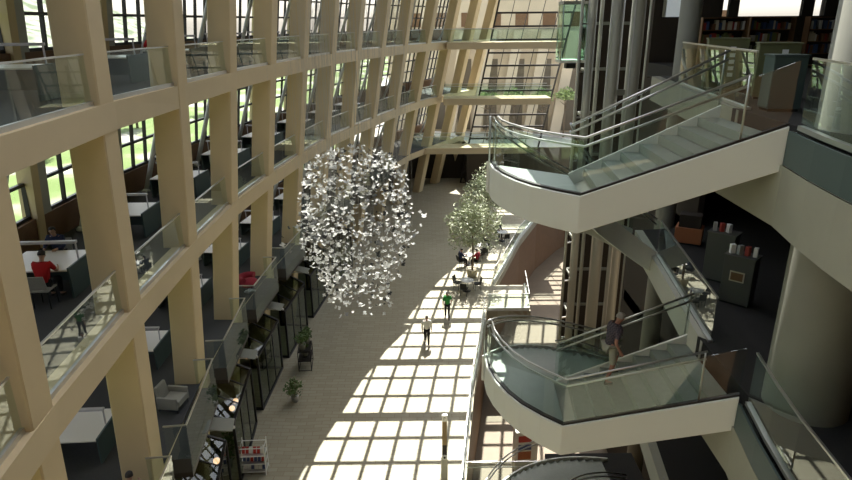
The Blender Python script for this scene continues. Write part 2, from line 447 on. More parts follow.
def guard(name, pts, label, h=1.05, curb=0.12, mat_curb=WHITE, rails=1, cat='railing', off=0.0, group=None):
    P0 = V(pts[0]); q = [V(p) - P0 for p in pts]
    e = empty(name, P0, 0, label, cat, group)
    MB().ribbon(q, off - 0.0075, 0.015, curb, h).build('glass_panel', GL, e)
    MB().ribbon(q, off - 0.02, 0.04, h, h + 0.035).build('top_rail', STEEL, e)
    MB().ribbon(q, off - 0.05, 0.10, 0.0, curb).build('curb', mat_curb, e)
    for r in range(rails - 1):
        MB().tube([p + V((0, 0, h - 0.22 * (r + 1))) for p in q], 0.022).build('rail', STEEL, e)
    return e
E3 = [(x, y, 0.0) for x, y in EDGE]
guard('glass_guard', [(x - 0.12, y, 0) for x, y, z in E3[2:7]] + [(3.36, 32.6, 0)], 'long glass guard with white curb along the near edge of the sunlit floor', 1.05, 0.25)
guard('glass_guard', [(4.36, 37.0, 0)] + [(x - 0.12, y, 0) for x, y, z in E3[9:13]], 'curved glass guard along the floor edge beside the cafe tables', 1.05, 0.3, off=0)
guard('glass_guard', [(3.6, 33.02, 0), (6.02, 33.02, 0)], 'glass guard on the near side of the short sunlit platform', 1.05, 0.2)
guard('glass_guard', [(6.02, 33.1, 0), (6.32, 36.7, 0)], 'glass guard closing the end of the short sunlit platform', 1.0, 0.15)
guard('glass_guard', [(1.4, 18.47, 0), (4.2, 18.47, 0)], 'long low glass guard with two rails at the bottom of the picture', 1.02, 0.06, STEEL, rails=2)
o = MB().box(-14, 30, 66, 66.3, LX, LR).build('wall_far_unused', TANX) if False else None

# glazed end wall, leaning with the fins
def ew(s, z):      # s along the wall 0..1
    kx = (z - LA) * 0.185
    return V((6.35 + kx + s * 7.2, 62.6 - (z - LB) * 0.12, z))
fr = MB(); pn = MB()
for q in range(6):
    s = q / 5; fr.bar(ew(s, 0), ew(s, LR), 0.16 if q in (0, 5) else 0.05, 0.12, up=(0, 1, 0))
z = 0.0
while z < LR:
    fr.bar(ew(0, z), ew(1, z), 0.2, 0.17); z += 1.2
pn.add([ew(0, 0), ew(1, 0), ew(1, LR), ew(0, LR)], [(0, 1, 2, 3)])
o = fr.build('window_99', FRAME); struct(o); o_ = MB().box(4.2, 24, 61.6, 61.9, 0, LC - .7).build('wall_end_foot', DARKW); struct(o_); o_ = MB().box(4.2, 4.5, 61.9, 66, 0, LC - .7).build('wall_end_side', DARKW); struct(o_); pn.build('pane', GLW, o, fix=False)
o = MB().box(13.6, 24, 57, 57.4, LX, LR).build('wall_end', WHITE); struct(o); o = MB().box(-8, 4.2, 65.9, 66.1, 0, LC - .7).build('wall_end_left', DARKW); struct(o)
# footbridges across the end
for L, y0, x0, x1, nm in ((LA, 54.6, 1.9, 11.7, 'upper'), (LB, 56.0, 1.7, 11.2, 'middle'), (LC, 58.0, -1.2, 9.6, 'lower')):
    e = empty('footbridge', (x0, y0, L), 0, '%s beige footbridge with glass guard before the glazed end wall' % nm, 'footbridge', 'footbridges at the far end')
    MB().box(0, x1 - x0, 0.0, 2.3, -0.56, 0.0).build('deck', BEAM, e)
    for yy in (0.06, 2.24):
        MB().ribbon([(0, yy, 0), (x1 - x0, yy, 0)], -0.0075, 0.015, 0.02, 1.05).build('glass_panel', GL, e)
        MB().ribbon([(0, yy, 0), (x1 - x0, yy, 0)], -0.025, 0.05, 1.05, 1.1).build('top_rail', STEEL, e)

# the glazed roof: opaque left margin, an added right-hand sun block, heavy ribs over the bays and thin bars between them; light falls through
SUN = V((0.06, 0.70, 1.0))
SH = V((SUN.x * LR, SUN.y * LR, 0))
BD = [(-6.2, 4.0), (-5.9, 12.0), (-4.72, 19.5), (-4.18, 21.4), (-3.7, 23.2), (-3.07, 25.8), (-2.38, 27.7), (-1.33, 31.3), (-0.8, 33.2), (1.05, 38.2), (2.0, 40.1), (4.2, 46.5), (6.4, 53.0)]
rb = [(x + SH.x, y + SH.y) for x, y in BD]
o = MB().prism([(-16, -10)] + [(-6.3, -10), (-6.6, 12)] + rb + [(rb[-1][0], 72), (-16, 72)], LR + 0.1, LR + 0.3).build('ceiling_roof_margin', CEIL); struct(o)
o = MB().prism([(2.95, -10), (26, -10), (26, 40), (13.2, 40), (13.2, 37.5), (4.1, 37.5), (4.1, 30), (2.95, 30)], LR + 0.1, LR + 0.3).build('ceiling_sun_block_right', CEIL); struct(o)  # unseen opaque cover, added and shaped to keep sun off the stairs
o = MB().box(-16, 26, -10, -2, LR + 0.31, LR + 0.5).build('ceiling_roof_back', CEIL); struct(o)
ribs = MB(); bars = MB()
for k in range(-8, 16):
    y = 18.35 + k * 1.51 + SH.y
    big = k % 3 == 0
    m = ribs if big else bars
    w = 0.46 if big else 0.17
    if y < 66: m.box(-9, 11, y - w / 2, y + w / 2, LR + 0.12, LR + (0.4 if big else 0.22))
for k in range(-4, 14):
    pts = []
    for j in range(0, 12):
        Y = 6 + j * 5.0
        pts.append((-3.61 + 1.03 * k + 0.11 * (Y - 18.8) + 0.0022 * (Y - 18.8) ** 2 + SH.x, Y + SH.y, LR + 0.15))
    bars.ribbon([p for p in pts if p[1] < 68], -0.08, 0.16, 0, 0.1)
struct(ribs.build('trim_roof_rib', FRAME)); struct(bars.build('trim_roof_bar', FRAME))

# room shell behind and to the right of the camera
o = MB().box(-14, 26, -9.3, -9, LX, LR).build('wall_back', BROWN); struct(o)

# ------------------------------------------------------------------ right-hand building
RX = 6.0
EP = [(5.98, 12.4), (5.95, 9.85), (5.75, 8.8), (5.62, 7.9), (5.50, 6.6), (5.35, 4.5), (5.2, -8.9)]
EQ = [(6.22, 12.1), (6.96, 17.5), (7.25, 19.9)]
RF = [(x + .1, y) for x, y in reversed(EP)] + [(x + .1, y) for x, y in EQ] + [ (9.2, 20.1), (9.2, 26.4), (24, 26.4), (24, -8.9)]
kk = 20
for L in (RC, RB, LA, LD):
    o = MB().prism(RF, L - 0.5, L).build('floor_%d' % kk, CARPETD); struct(o)
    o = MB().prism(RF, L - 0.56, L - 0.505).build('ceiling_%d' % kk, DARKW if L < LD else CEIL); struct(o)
    # slab-edge soffit beams
    o = MB().ribbon([(x, y, L) for x, y in EP], -.16, .25, -1.62, -0.60).build('trim_%d' % kk, CONC); struct(o)
    o = MB().ribbon([(x, y, L) for x, y in reversed(EQ)], -.16, .25, -.72, -.01).build('trim_%d' % (kk + 10), CONC if L == LA else OFFW); struct(o)
    kk += 1
for z0, z1, w0 in ((LX, LA, 0), (LA + 4.0, LR, 0)):
    pass
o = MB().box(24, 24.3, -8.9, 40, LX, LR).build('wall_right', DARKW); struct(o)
# rear wall of the right building with its high strip windows on the top floor
wb = MB()
wb.box(9.2, 24, 26.4, 26.7, LX, LA + 1.7); wb.box(9.2, 24, 26.4, 26.7, LA + 3.9, LR)
xs = [9.2, 9.5, 10.7, 12.6, 12.95, 15.1, 16.1, 16.6, 17.6, 20.2, 21.0, 24]
for a, b in ((9.2, 9.5), (10.6, 11.9), (12.25, 12.55), (15.2, 15.55), (16.1, 16.75), (19.4, 24)):
    wb.box(a, b, 26.4, 26.7, LA + 1.7, LA + 3.9)
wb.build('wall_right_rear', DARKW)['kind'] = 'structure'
for q, (a, b) in enumerate(((9.5, 10.6), (11.9, 12.25), (12.55, 15.2), (15.55, 16.1), (16.75, 19.4))):
    fr = MB(); fr.box(a, b, 26.42, 26.5, LA + 1.7, LA + 1.76); fr.box(a, b, 26.42, 26.5, LA + 3.84, LA + 3.9)
    for x in (a, b - 0.05): fr.box(x, x + 0.05, 26.42, 26.5, LA + 1.7, LA + 3.9)
    o = fr.build('window_%d' % (110 + q), FRAME); struct(o)
    MB().add([(a, 26.55, LA + 1.7), (b, 26.55, LA + 1.7), (b, 26.55, LA + 3.9), (a, 26.55, LA + 3.9)], [(0, 1, 2, 3)]).build('pane', GLW, o, fix=False)
o = MB().box(9.3, 13.4, 38.5, 38.8, LX, LR).build('wall_tower_back', DARKW); struct(o)
o = MB().box(9.2, 9.4, 20.1, 26.4, LX, LA - 0.6).build('wall_right_side', DARKW); struct(o)

# big round column rising through the floors
c = MB().lathe((6.93, 9.75, LX), [(0.70, 0), (0.70, LR - LX)], 40).build('round_column', COLM)
tag(c, 'thick round concrete column at the right, rising behind the glass guards', 'column')
c = MB().lathe((8.45, 20.9, LX), [(0.33, 0), (0.33, LR - LX)], 28).build('round_column', COLM)
tag(c, 'slimmer round column beside the lift tower on the top right floor', 'column')

# guards along the right floor edges
for L, nm in ((LA, 'top'), (RB, 'middle')):
    guard('glass_guard', [(x - .05, y - .1, L) for x, y in EP[1:7]], 'glass guard on the %s right floor, running from stair head towards the picture edge' % nm, 1.06, 0.07, STEEL)
    guard('glass_guard', [(x + .02, y, L) for x, y in EQ[:2]], 'glass guard on the %s right floor, beyond the stair head' % nm, 1.06, 0.05, STEEL)
    e = empty('slab_edge_glazing', (RX - .12, 9.75, L), 0, 'strip of dark glazing hung under the guard of the %s right floor edge' % nm, 'glazing')
    q = [V((x - RX + .0, y - 9.75, 0)) for x, y in EP[1:7]]
    MB().ribbon(q, .012, .012, -0.57, -0.03).build('glass_strip', GLD, e)
    MB().ribbon(q, -.01, .06, -0.62, -0.57).build('bottom_rail', STEEL, e)
    MB().ribbon(q, -.05, .04, -0.57, -0.03).build('backing', TEAL, e)

# ------------------------------------------------------------------ prow staircases, one per storey
PROW = [(2.85, 11.07), (2.46, 11.43), (2.08, 11.87), (1.81, 12.34), (1.60, 12.91), (1.49, 13.42), (1.47, 13.95)]
DZ, DF = -1.445, -5.05
def staircase(L, nm, DF=-5.05, glazed=True):
    e = empty('staircase', (0, 0, L), 0, '%s white staircase with a curved prow landing and glass guards' % nm, 'staircase', 'prow staircases')
    E0, E1 = V((5.83, 9.93, 0)), V((2.85, 11.07, DZ))
    I0, I1 = V((5.83, 12.40, 0)), V((3.02, 12.82, DZ))
    near = [E0, E1] + [V((x, y, DZ)) for x, y in PROW[1:]]
    # white fascia along flight and prow (a band standing on the outer edge)
    MB().ribbon(near, -0.10, 0.10, -0.70, 0.03).build('fascia', WHITE, e, bevel=0.012)
    MB().ribbon(near, -0.13, 0.085, 0.03, 0.075).build('shoe_channel', FRAME, e)
    # landing
    land = [(x + .07, y + .05) for x, y in PROW] + [(3.07, 12.86), (3.02, 12.82)]
    MB().prism(land, DZ - 0.22, DZ).build('landing', LANDM, e)
    inn = [(x + 0.12, y) for x, y in PROW] + [(3.07, 12.86), (3.02, 12.82)]
    MB().prism(inn, DZ - 0.66, DZ - 0.221).build('landing_soffit', OFFW, e)
    # first flight
    N = 8
    for s in range(N):
        f0, f1 = s / N, (s + 1) / N
        z = DZ * (s + 1) / N
        a0, a1 = E0.lerp(E1, f0), E0.lerp(E1, f1 + 0.02 if s < N - 1 else 1); b0, b1 = I0.lerp(I1, f0), I0.lerp(I1, f1 + 0.02 if s < N - 1 else 1)
        t = MB(); q = [(a0.x, a0.y + .12), (a1.x, a1.y + .12), (b1.x, b1.y), (b0.x, b0.y)]
        if s < N - 1:
            t.prism(q, z - 0.17, z); t.build('tread', TREAD, e)
    fl = MB()
    dn = V((0, 0, -0.55)); d2 = V((0, 0, -0.22)); yo = V((0, .12, 0))
    fl.hexa([E1 + dn + yo, E0 + dn + yo, I0 + dn, I1 + dn], [E1 + d2 + yo, E0 + d2 + yo, I0 + d2, I1 + d2]); fl.build('flight_soffit', OFFW, e)
    MB().ribbon([I0, I1], 0.0, 0.06, -0.5, 0.06).build('stringer', WHITE, e)
    # glass and twin handrails on the outer edge
    MB().ribbon(near, -0.08, 0.015, 0.09, 1.04).build('glass_panel', GL, e)
    def rails(pts, off, zs, name='handrail'):
        n = len(pts); out = []
        for i in range(n):
            d = V(pts[min(n - 1, i + 1)]) - V(pts[max(0, i - 1)]); d.z = 0; d.normalize()
            out.append(V(pts[i]) + V((-d.y, d.x, 0)) * off)
        for z in zs: MB().tube([p + V((0, 0, z)) for p in out], 0.024, 8).build(name, STEEL, e)
    rails([E0.lerp(E1, .2)] + near[1:], -0.16, (0.93, 1.09))
    rails([I0, I1], 0.10, (0.93, 1.09))
    MB().ribbon([I0, I1], 0.03, 0.015, 0.09, 1.04).build('glass_panel', GL, e)
    for p in (E0.lerp(E1, .2), near[-1], I0):
        MB().tube([p + V((.0, .1, 0)), p + V((0, .1, 1.09))], 0.02).build('post', STEEL, e)
    # second flight, away to the next floor down
    # it bends towards the floor edge of the right-hand building
    def bez(p, t): return V((*[p[0][c] * (1 - t) ** 2 + 2 * p[1][c] * t * (1 - t) + p[2][c] * t * t for c in (0, 1)], DZ + (DF - DZ) * t))
    RC_ = ((3.07, 12.86), (4.5, 16.5), (6.93, 17.6)); LC_ = ((1.47, 13.95), (3.0, 18.6), (6.96, 19.75))
    N = 21
    for s in range(N - 1):
        z = DZ + (DF - DZ) * (s + 1) / N
        a0, a1, b0, b1 = bez(RC_, s / N), bez(RC_, (s + 1.1) / N), bez(LC_, s / N), bez(LC_, (s + 1.1) / N)
        MB().prism([(a0.x, a0.y), (a1.x, a1.y), (b1.x, b1.y), (b0.x, b0.y)], z - 0.17, z).build('tread', TREAD, e)
    rp = [bez(RC_, t / 14) for t in range(15)]; lp = [bez(LC_, t / 14) for t in range(15)]
    fl = MB(); vs = []; fs = []
    for t in range(15): vs += [rp[t] + V((0, 0, -.62)), lp[t] + V((0, 0, -.62)), lp[t] + V((0, 0, -.24)), rp[t] + V((0, 0, -.24))]
    for t in range(14):
        o = 4 * t
        for q in range(4): fs.append((o + q, o + 4 + q, o + 4 + (q + 1) % 4, o + (q + 1) % 4))
    fs += [(0, 1, 2, 3), (59, 58, 57, 56)]
    fl.add(vs, fs); fl.build('flight_soffit', CONC, e)
    for pts, o in ((rp, -0.07), (lp, 0.01)):
        MB().ribbon(pts, o, 0.06, -0.64, 0.08).build('stringer', WHITE, e)
        if glazed: MB().ribbon(pts, o + 0.02, 0.015, 0.08, 1.04).build('glass_panel', GL, e)
        rails(pts, o + 0.03 + (0.1 if o < 0 else -0.1), (0.93, 1.09))
    return e
staircase(LA, 'uppermost'); staircase(RB, 'middle'); staircase(RC, 'lowest', -RC + .01, False)

# ------------------------------------------------------------------ lift tower and cab
e = empty('lift_tower', (9, 34, LX), 0, 'grey steel lift tower of tall tubes behind the staircases', 'lift tower')
H = LR - LX - 0.2
for x, y, r in ((-0.9, -0.2, 0.08), (-0.3, 0, 0.22), (0.30, 0.5, 0.10), (0.98, 0, 0.32), (1.52, 0.9, 0.10), (2.05, 0, 0.36), (2.95, 0.2, 0.26), (3.55, 0.6, 0.14), (0.1, 1.4, 0.12), (1.3, 1.8, 0.15), (2.5, 1.8, 0.15)):
    MB().lathe((x, y, 0), [(r, 0), (r, H)], 18).build('steel_tube', TUBEM, e)
z = 1.5
while z < H:
    for y in (1.7,):
        MB().bar((-0.3, y, z), (2.9, y, z), 0.10, 0.16).build('crossbar', GREYM, e)
    MB().bar((-0.3, 0, z), (-0.3, 1.6, z), 0.08, 0.14).build('crossbar', GREYM, e)
    MB().bar((-0.9, -0.2, z), (-0.3, 0, z), 0.05, 0.08).build('bracket', STEEL, e)
    z += 2.4
MB().bar((1.0, 0, 17.2), (2.85, 0, 17.2), .2, .3).build('crossbar', GREYM, e)
for x in (-0.62, 0.55, 1.75):
    MB().tube([(x, -0.45, 0), (x, -0.45, H)], 0.03).build('guide_rail', STEEL, e)
e = empty('lift_cab', (7.15, 33.9, LA - 0.45), 0, 'green glass lift cab hanging at the left of the lift tower', 'lift cab')
MB().box(0, 1.3, 0, 1.3, 0, 0.14).build('cab_floor', WHITE, e)
MB().box(0, 1.3, 0, 1.3, 2.9, 3.05).build('cab_roof', GREYM, e)
for x0, x1, y0, y1 in ((0, 1.3, 0, 0.015), (0, 1.3, 1.285, 1.3), (0, 0.015, 0.02, 1.28), (1.285, 1.3, 0.02, 1.28)):
    MB().box(x0, x1, y0, y1, 0.14, 2.9).build('glass_wall', GLT, e)
for x in (0.03, 1.27):
    for y in (0.03, 1.27): MB().tube([(x, y, .14), (x, y, 2.9)], 0.03).build('corner_post', STEEL, e)
MB().box(1.3, 1.45, .3, .9, 0.3, 0.6).build('carriage_bracket', GREYM, e)
MB().box(0.4, 0.9, 0.3, 0.9, -0.3, 0.0).build('buffer', BLACK, e)

# ------------------------------------------------------------------ study tables in the left galleries
def study_table(label):
    e = empty('study_table', (0, 0, 0), 0, label, 'table', 'study tables along the left windows')
    MB().box(-1.75, 0, -0.75, 0.75, 0.71, 0.75).build('tabletop', TABLET, e, bevel=0.006)
    MB().box(0.0, 0.05, -0.75, 0.75, 0.0, 0.80).build('end_panel', TEAL, e)
    MB().box(-1.75, -1.70, -0.72, 0.72, 0.0, 0.708).build('end_panel', TEAL, e)
    MB().box(-1.69, -0.01, -0.02, 0.02, 0.2, 0.70).build('modesty_panel', TEAL, e)
    MB().box(-1.75, -0.02, -0.06, 0.06, 1.20, 1.27).build('lamp_bar', LBAR, e, bevel=0.01)
    for x in (-1.70, -0.07): MB().box(x, x + 0.03, -0.02, 0.02, 0.752, 1.20).build('lamp_post', LBAR, e)
    return e
proto = None
def frame_at(i, L):
    t, n = tn(i); return fp(i, L), t, n, math.atan2(n.y, n.x)
TABS = {}
for L in (LB, LC, LA):
    for i in range(0 if L != LB else 1, 9 if L != LA else 7):
        p, t, n, a = frame_at(i, L)
        lab = 'study table with a lamp bar on the %s left gallery, behind the %s pillar' % (GN[L], ORD[i])
        if proto is None: o = proto = study_table(lab)
        else: o = copy_tree(proto)
        o['label'] = lab
        o.location = p - n * (1.75) + t * 0.95; o.rotation_euler.z = a
        TABS[(L, i)] = (o.location.copy(), a, t, n)

def chair(name, label, cat, loc, rz, seatm=GREYF, legm=BLACK, group=None):
    e = empty(name, loc, rz, label, cat, group)
    MB().box(-0.22, 0.22, -0.22, 0.22, 0.43, 0.47).build('seat', seatm, e, bevel=0.01)
    m = MB(); m.hexa([(-0.21, -0.22, 0.50), (0.21, -0.22, 0.50), (0.21, -0.19, 0.50), (-0.21, -0.19, 0.50)], [(-0.20, -0.29, 0.86), (0.20, -0.29, 0.86), (0.20, -0.26, 0.86), (-0.20, -0.26, 0.86)])
    m.bar((-.16, -.205, .46), (-.16, -.205, .52), .03, .03); m.bar((.16, -.205, .46), (.16, -.205, .52), .03, .03)
    m.build('backrest', seatm, e)
    for x in (-0.19, 0.19):
        for y in (-0.19, 0.19): MB().tube([(x, y, 0.0), (x * 0.95, y * 0.95, 0.43)], 0.014, 6).build('leg', legm, e)
    return e
loc, a, t, n = TABS[(LB, 1)]
chair('chair', 'grey chair under the person in red at the study table', 'chair', loc - n * 0.42 - t * 1.15, a - 0.0, GREYF)
chair('chair', 'dark chair under the person in navy behind the study table', 'chair', loc - n * 1.1 + t * 1.2, a + PI, GREYF)
for i in (2, 3, 4):
    loc, a, t, n = TABS[(LB, i)]
    chair('chair', 'empty grey chair at the study table behind the %s pillar' % ORD[i], 'chair', loc - n * 0.9 - t * 1.05, a, GREYF, group='empty chairs at the study tables')

# armchairs on the lower gallery
def armchair(label, loc, rz, m):
    e = empty('armchair', loc, rz, label, 'armchair')
    MB().box(-0.33, 0.33, -0.30, 0.36, 0.20, 0.44).build('seat', m, e, bevel=0.03)
    q = MB(); q.hexa([(-0.33, -0.42, 0.20), (0.33, -0.42, 0.20), (0.33, -0.30, 0.20), (-0.33, -0.30, 0.20)], [(-0.30, -0.52, 0.92), (0.30, -0.52, 0.92), (0.30, -0.40, 0.92), (-0.30, -0.40, 0.92)]); q.build('backrest', m, e, bevel=0.03)
    for s in (-1, 1):
        MB().box(*sorted((s * 0.34, s * 0.43)), -0.40, 0.34, 0.15, 0.62).build('armrest', m, e, bevel=0.02)
    for x in (-0.36, 0.36):
        for y in (-0.38, 0.30): MB().tube([(x, y, 0), (x, y, 0.15)], 0.02, 6).build('leg', BLACK, e)
    return e
ac = armchair('grey armchair behind the glass of a lower gallery balcony', (-7.85, 16.5, LC + .012), -1.7, GREYF); ac.scale = (.88,) * 3
e = empty('armchair', (-7.85, 25.3, LC + .012), -1.9, 'crimson round-backed armchair on the lower gallery near the hanging sculpture', 'armchair')
MB().ball((0, 0, 0), 0.42, 16, 8, (1, 0.9, 0.5)).build('seat', REDF, e, loc=(0, 0, 0.42))
m = MB().tube([(0.42 * math.cos(q), 0.42 * math.sin(q), 0.62) for q in [PI + k * PI / 10 for k in range(11)]], 0.16, 8); m.build('backrest', REDF, e)
MB().lathe((0, 0, 0), [(0.26, 0), (0.05, 0.05), (0.05, 0.24)], 16).build('base', STEEL, e)

# ------------------------------------------------------------------ people
def skin(name, joints, edges, root, m, parent, sub=1):
    names = list(joints); idx = {k: i for i, k in enumerate(names)}
    me = bpy.data.meshes.new(name)
    me.from_pydata([joints[k][0] for k in names], [(idx[a], idx[b]) for a, b in edges], [])
    o = bpy.data.objects.new(name, me); COL.objects.link(o)
    md = o.modifiers.new('s', 'SKIN'); md.use_smooth_shade = True
    sv = me.skin_vertices[0].data
    for k in names:
        r = joints[k][1]; r = r if isinstance(r, tuple) else (r, r)
        sv[idx[k]].radius = r; sv[idx[k]].use_root = (k == root)
    if sub:
        sb = o.modifiers.new('d', 'SUBSURF'); sb.levels = sub; sb.render_levels = sub
    dg = bpy.context.evaluated_depsgraph_get(); dg.update()
    nm = bpy.data.meshes.new_from_object(o.evaluated_get(dg))
    bpy.data.objects.remove(o); nm.name = name
    nm.materials.clear(); nm.materials.append(m)
    for p in nm.polygons: p.use_smooth = True
    r = bpy.data.objects.new(name, nm); COL.objects.link(r)
    if parent is not None: r.parent = parent
    return r
def lerp(a, b, f): return tuple(a[i] + (b[i] - a[i]) * f for i in range(3))
STAND = dict(pel=(0, 0, .95), spi=(0, 0, 1.13), che=(0, 0, 1.32), nek=(0, 0, 1.47), hea=(0, .02, 1.60), top=(0, .01, 1.70),
             shL=(-.18, 0, 1.41), elL=(-.24, -.04, 1.13), wrL=(-.24, .06, .89), shR=(.18, 0, 1.41), elR=(.24, -.04, 1.13), wrR=(.24, .06, .89),
             hiL=(-.09, 0, .91), knL=(-.10, .03, .49), anL=(-.10, -.03, .09), hiR=(.09, 0, .91), knR=(.10, .03, .49), anR=(.10, -.03, .09))
WALK = dict(STAND, knL=(-.09, .17, .50), anL=(-.09, .22, .10), knR=(.09, -.02, .49), anR=(.09, -.28, .14), elL=(-.24, -.12, 1.14), wrL=(-.24, -.10, .89), elR=(.24, .05, 1.14), wrR=(.23, .22, .96))
SIT = dict(pel=(0, -.05, .55), spi=(0, -.06, .75), che=(0, -.02, .95), nek=(0, .03, 1.10), hea=(0, .09, 1.22), top=(0, .09, 1.32),
           shL=(-.18, .0, 1.04), elL=(-.25, .12, .80), wrL=(-.16, .36, .80), shR=(.18, .0, 1.04), elR=(.25, .12, .80), wrR=(.16, .36, .80),
           hiL=(-.09, .0, .54), knL=(-.11, .42, .52), anL=(-.11, .38, .09), hiR=(.09, .0, .54), knR=(.11, .42, .52), anR=(.11, .38, .09))
CLIMB = dict(STAND, che=(0, .06, 1.32), nek=(0, .11, 1.46), hea=(0, .17, 1.57), top=(0, .18, 1.67), shL=(-.18, .07, 1.40), shR=(.18, .07, 1.40),
             knL=(-.10, .24, .60), anL=(-.10, .16, .25), knR=(.10, .03, .49), anR=(.10, -.10, .10), elL=(-.25, .05, 1.12), wrL=(-.25, .24, 1.00), elR=(.25, -.05, 1.13), wrR=(.26, .08, .90))
def person(label, loc, rz, P, shirt, pants, hair, skinm=SKIN, long_sleeve=False, shorts=False, longhair=False, scale=1.0):
    e = empty('person', loc, rz, label, 'person'); e.scale = (scale,) * 3
    J = {}; E = []
    f = V(P['hea']) - V(P['nek'])
    J['pel'] = (P['pel'], (.13, .10)); J['spi'] = (P['spi'], (.12, .09)); J['che'] = (P['che'], (.110, .075)); J['nek'] = (P['nek'], .05)
    J['jaw'] = (lerp(P['nek'], P['hea'], .62), (.060, .068)); J['hea'] = (P['hea'], (.080, .095)); J['top'] = (P['top'], (.062, .075))
    E += [('pel', 'spi'), ('spi', 'che'), ('che', 'nek'), ('nek', 'jaw'), ('jaw', 'hea'), ('hea', 'top')]
    for s in 'LR':
        sg = -1 if s == 'L' else 1
        J['sh' + s] = (P['sh' + s], .062); J['el' + s] = (P['el' + s], .042); J['wr' + s] = (P['wr' + s], (.026, .030))
        d = (V(P['wr' + s]) - V(P['el' + s])).normalized()
        pm = V(P['wr' + s]) + d * .075; J['pm' + s] = (tuple(pm), (.020, .036))
        E += [('che', 'sh' + s), ('sh' + s, 'el' + s), ('el' + s, 'wr' + s), ('wr' + s, 'pm' + s)]
        side = d.cross(V((1, 0, 0))); side = side.normalized() if side.length > .1 else V((0, 1, 0))
        nrm = d.cross(side).normalized()
        for q, (o, l) in enumerate(((-.027, .062), (-.009, .074), (.009, .070), (.027, .055))):
            r0 = pm + side * o + d * .022; r1 = r0 + d * l * .55 + nrm * .008; r2 = r1 + d * l * .38 + nrm * .022
            J['f%d%s' % (q, s)] = (tuple(r0), .0095); J['g%d%s' % (q, s)] = (tuple(r1), .0085); J['h%d%s' % (q, s)] = (tuple(r2), .007)
            E += [('pm' + s, 'f%d%s' % (q, s)), ('f%d%s' % (q, s), 'g%d%s' % (q, s)), ('g%d%s' % (q, s), 'h%d%s' % (q, s))]
        th0 = V(P['wr' + s]) + d * .035 + side * .038; th1 = th0 + d * .032 + side * .018; th2 = th1 + d * .028 + nrm * .012
        J['t0' + s] = (tuple(th0), .011); J['t1' + s] = (tuple(th1), .009); J['t2' + s] = (tuple(th2), .0075)
        E += [('wr' + s, 't0' + s), ('t0' + s, 't1' + s), ('t1' + s, 't2' + s)]
        toe = tuple(V(P['an' + s]) + V((sg * .02, .15, -.05)))
        J['hi' + s] = (P['hi' + s], .085); J['kn' + s] = (P['kn' + s], .055); J['an' + s] = (P['an' + s], .038); J['to' + s] = (toe, (.035, .028))
        E += [('pel', 'hi' + s), ('hi' + s, 'kn' + s), ('kn' + s, 'an' + s), ('an' + s, 'to' + s)]
    body = skin('body', J, E, 'pel', skinm, e, 1)
    # face
    hc = V(P['hea']); up = (V(P['top']) - V(P['nek'])).normalized(); fw = V((0, 1, 0)) - up * up.y; fw.normalize(); rt = fw.cross(up)
    nose = MB(); b = hc + fw * .085 - up * .012
    nose.add([b + rt * .014 - up * .022, b - rt * .014 - up * .022, b + up * .03, b + fw * .026 - up * .018], [(0, 1, 3), (1, 2, 3), (2, 0, 3), (2, 1, 0)]); nose.build('nose', skinm, e)
    for sg in (-1, 1):
        MB().ball(hc + fw * .086 + up * .018 + rt * sg * .032, .010, 8, 6).build('eye', EYE, e)
        MB().ball(hc + rt * sg * .080 - up * .005 - fw * .005, .026, 8, 6, (.4, .7, 1.1)).build('ear', skinm, e)
    MB().ball(hc + fw * .074 - up * .055, .018, 8, 6, (1.2, .5, .4)).build('mouth', LIP, e)
    # hair: an open cap round the crown and the back of the head
    h = MB(); vs = []; nu = 16
    for j in range(6):
        aa = j / 5 * 1.75
        for k in range(nu):
            th = 2 * PI * k / nu; dirv = (rt * math.cos(th) + fw * math.sin(th)) * math.sin(aa) + up * math.cos(aa)
            lim = 1.0 if math.sin(th) < 0.2 else 0.55
            aa2 = aa * lim; dirv = (rt * math.cos(th) + fw * math.sin(th)) * math.sin(aa2) + up * math.cos(aa2)
            vs.append(hc + up * .025 - fw * .006 + V((dirv.x * .092, dirv.y * .112, dirv.z * .105)))
    h.add(vs, [(j * nu + k, j * nu + (k + 1) % nu, (j + 1) * nu + (k + 1) % nu, (j + 1) * nu + k) for j in range(5) for k in range(nu)], True)
    if longhair: h.ball(hc - fw * .05 - up * .09, .085, 10, 8, (1, .6, 1.5))
    h.build('hair', hair, e, fix=False)
    # clothes follow the same bones
    S = {'pel': (lerp(P['pel'], P['spi'], .1), (.150, .118)), 'spi': (P['spi'], (.150, .130)), 'che': (P['che'], (.180, .140)), 'nk': (lerp(P['che'], P['nek'], .55), (.140, .125)), 'nl': (lerp(P['che'], P['nek'], .98), .075)}
    ED = [('pel', 'spi'), ('spi', 'che'), ('che', 'nk'), ('nk', 'nl')]
    for s in 'LR':
        S['sh' + s] = (P['sh' + s], .082)
        S['um' + s] = (lerp(P['sh' + s], P['el' + s], .82), .062)
        ED += [('che', 'sh' + s), ('sh' + s, 'um' + s)]
        if long_sleeve:
            S['el' + s] = (P['el' + s], .055); S['wr' + s] = (lerp(P['el' + s], P['wr' + s], .92), .042)
            ED += [('um' + s, 'el' + s), ('el' + s, 'wr' + s)]
    skin('shirt', S, ED, 'spi', shirt, e, 1)
    T = {'pel': (P['pel'], (.148, .118))}; ED = []
    for s in 'LR':
        T['hi' + s] = (P['hi' + s], .100); T['md' + s] = (lerp(P['hi' + s], P['kn' + s], .55), .084); T['kn' + s] = (P['kn' + s], .068)
        ED += [('pel', 'hi' + s), ('hi' + s, 'md' + s), ('md' + s, 'kn' + s)]
        if not shorts:
            T['an' + s] = (lerp(P['kn' + s], P['an' + s], .93), .052); ED += [('kn' + s, 'an' + s)]
    skin('trousers', T, ED, 'pel', pants, e, 1)
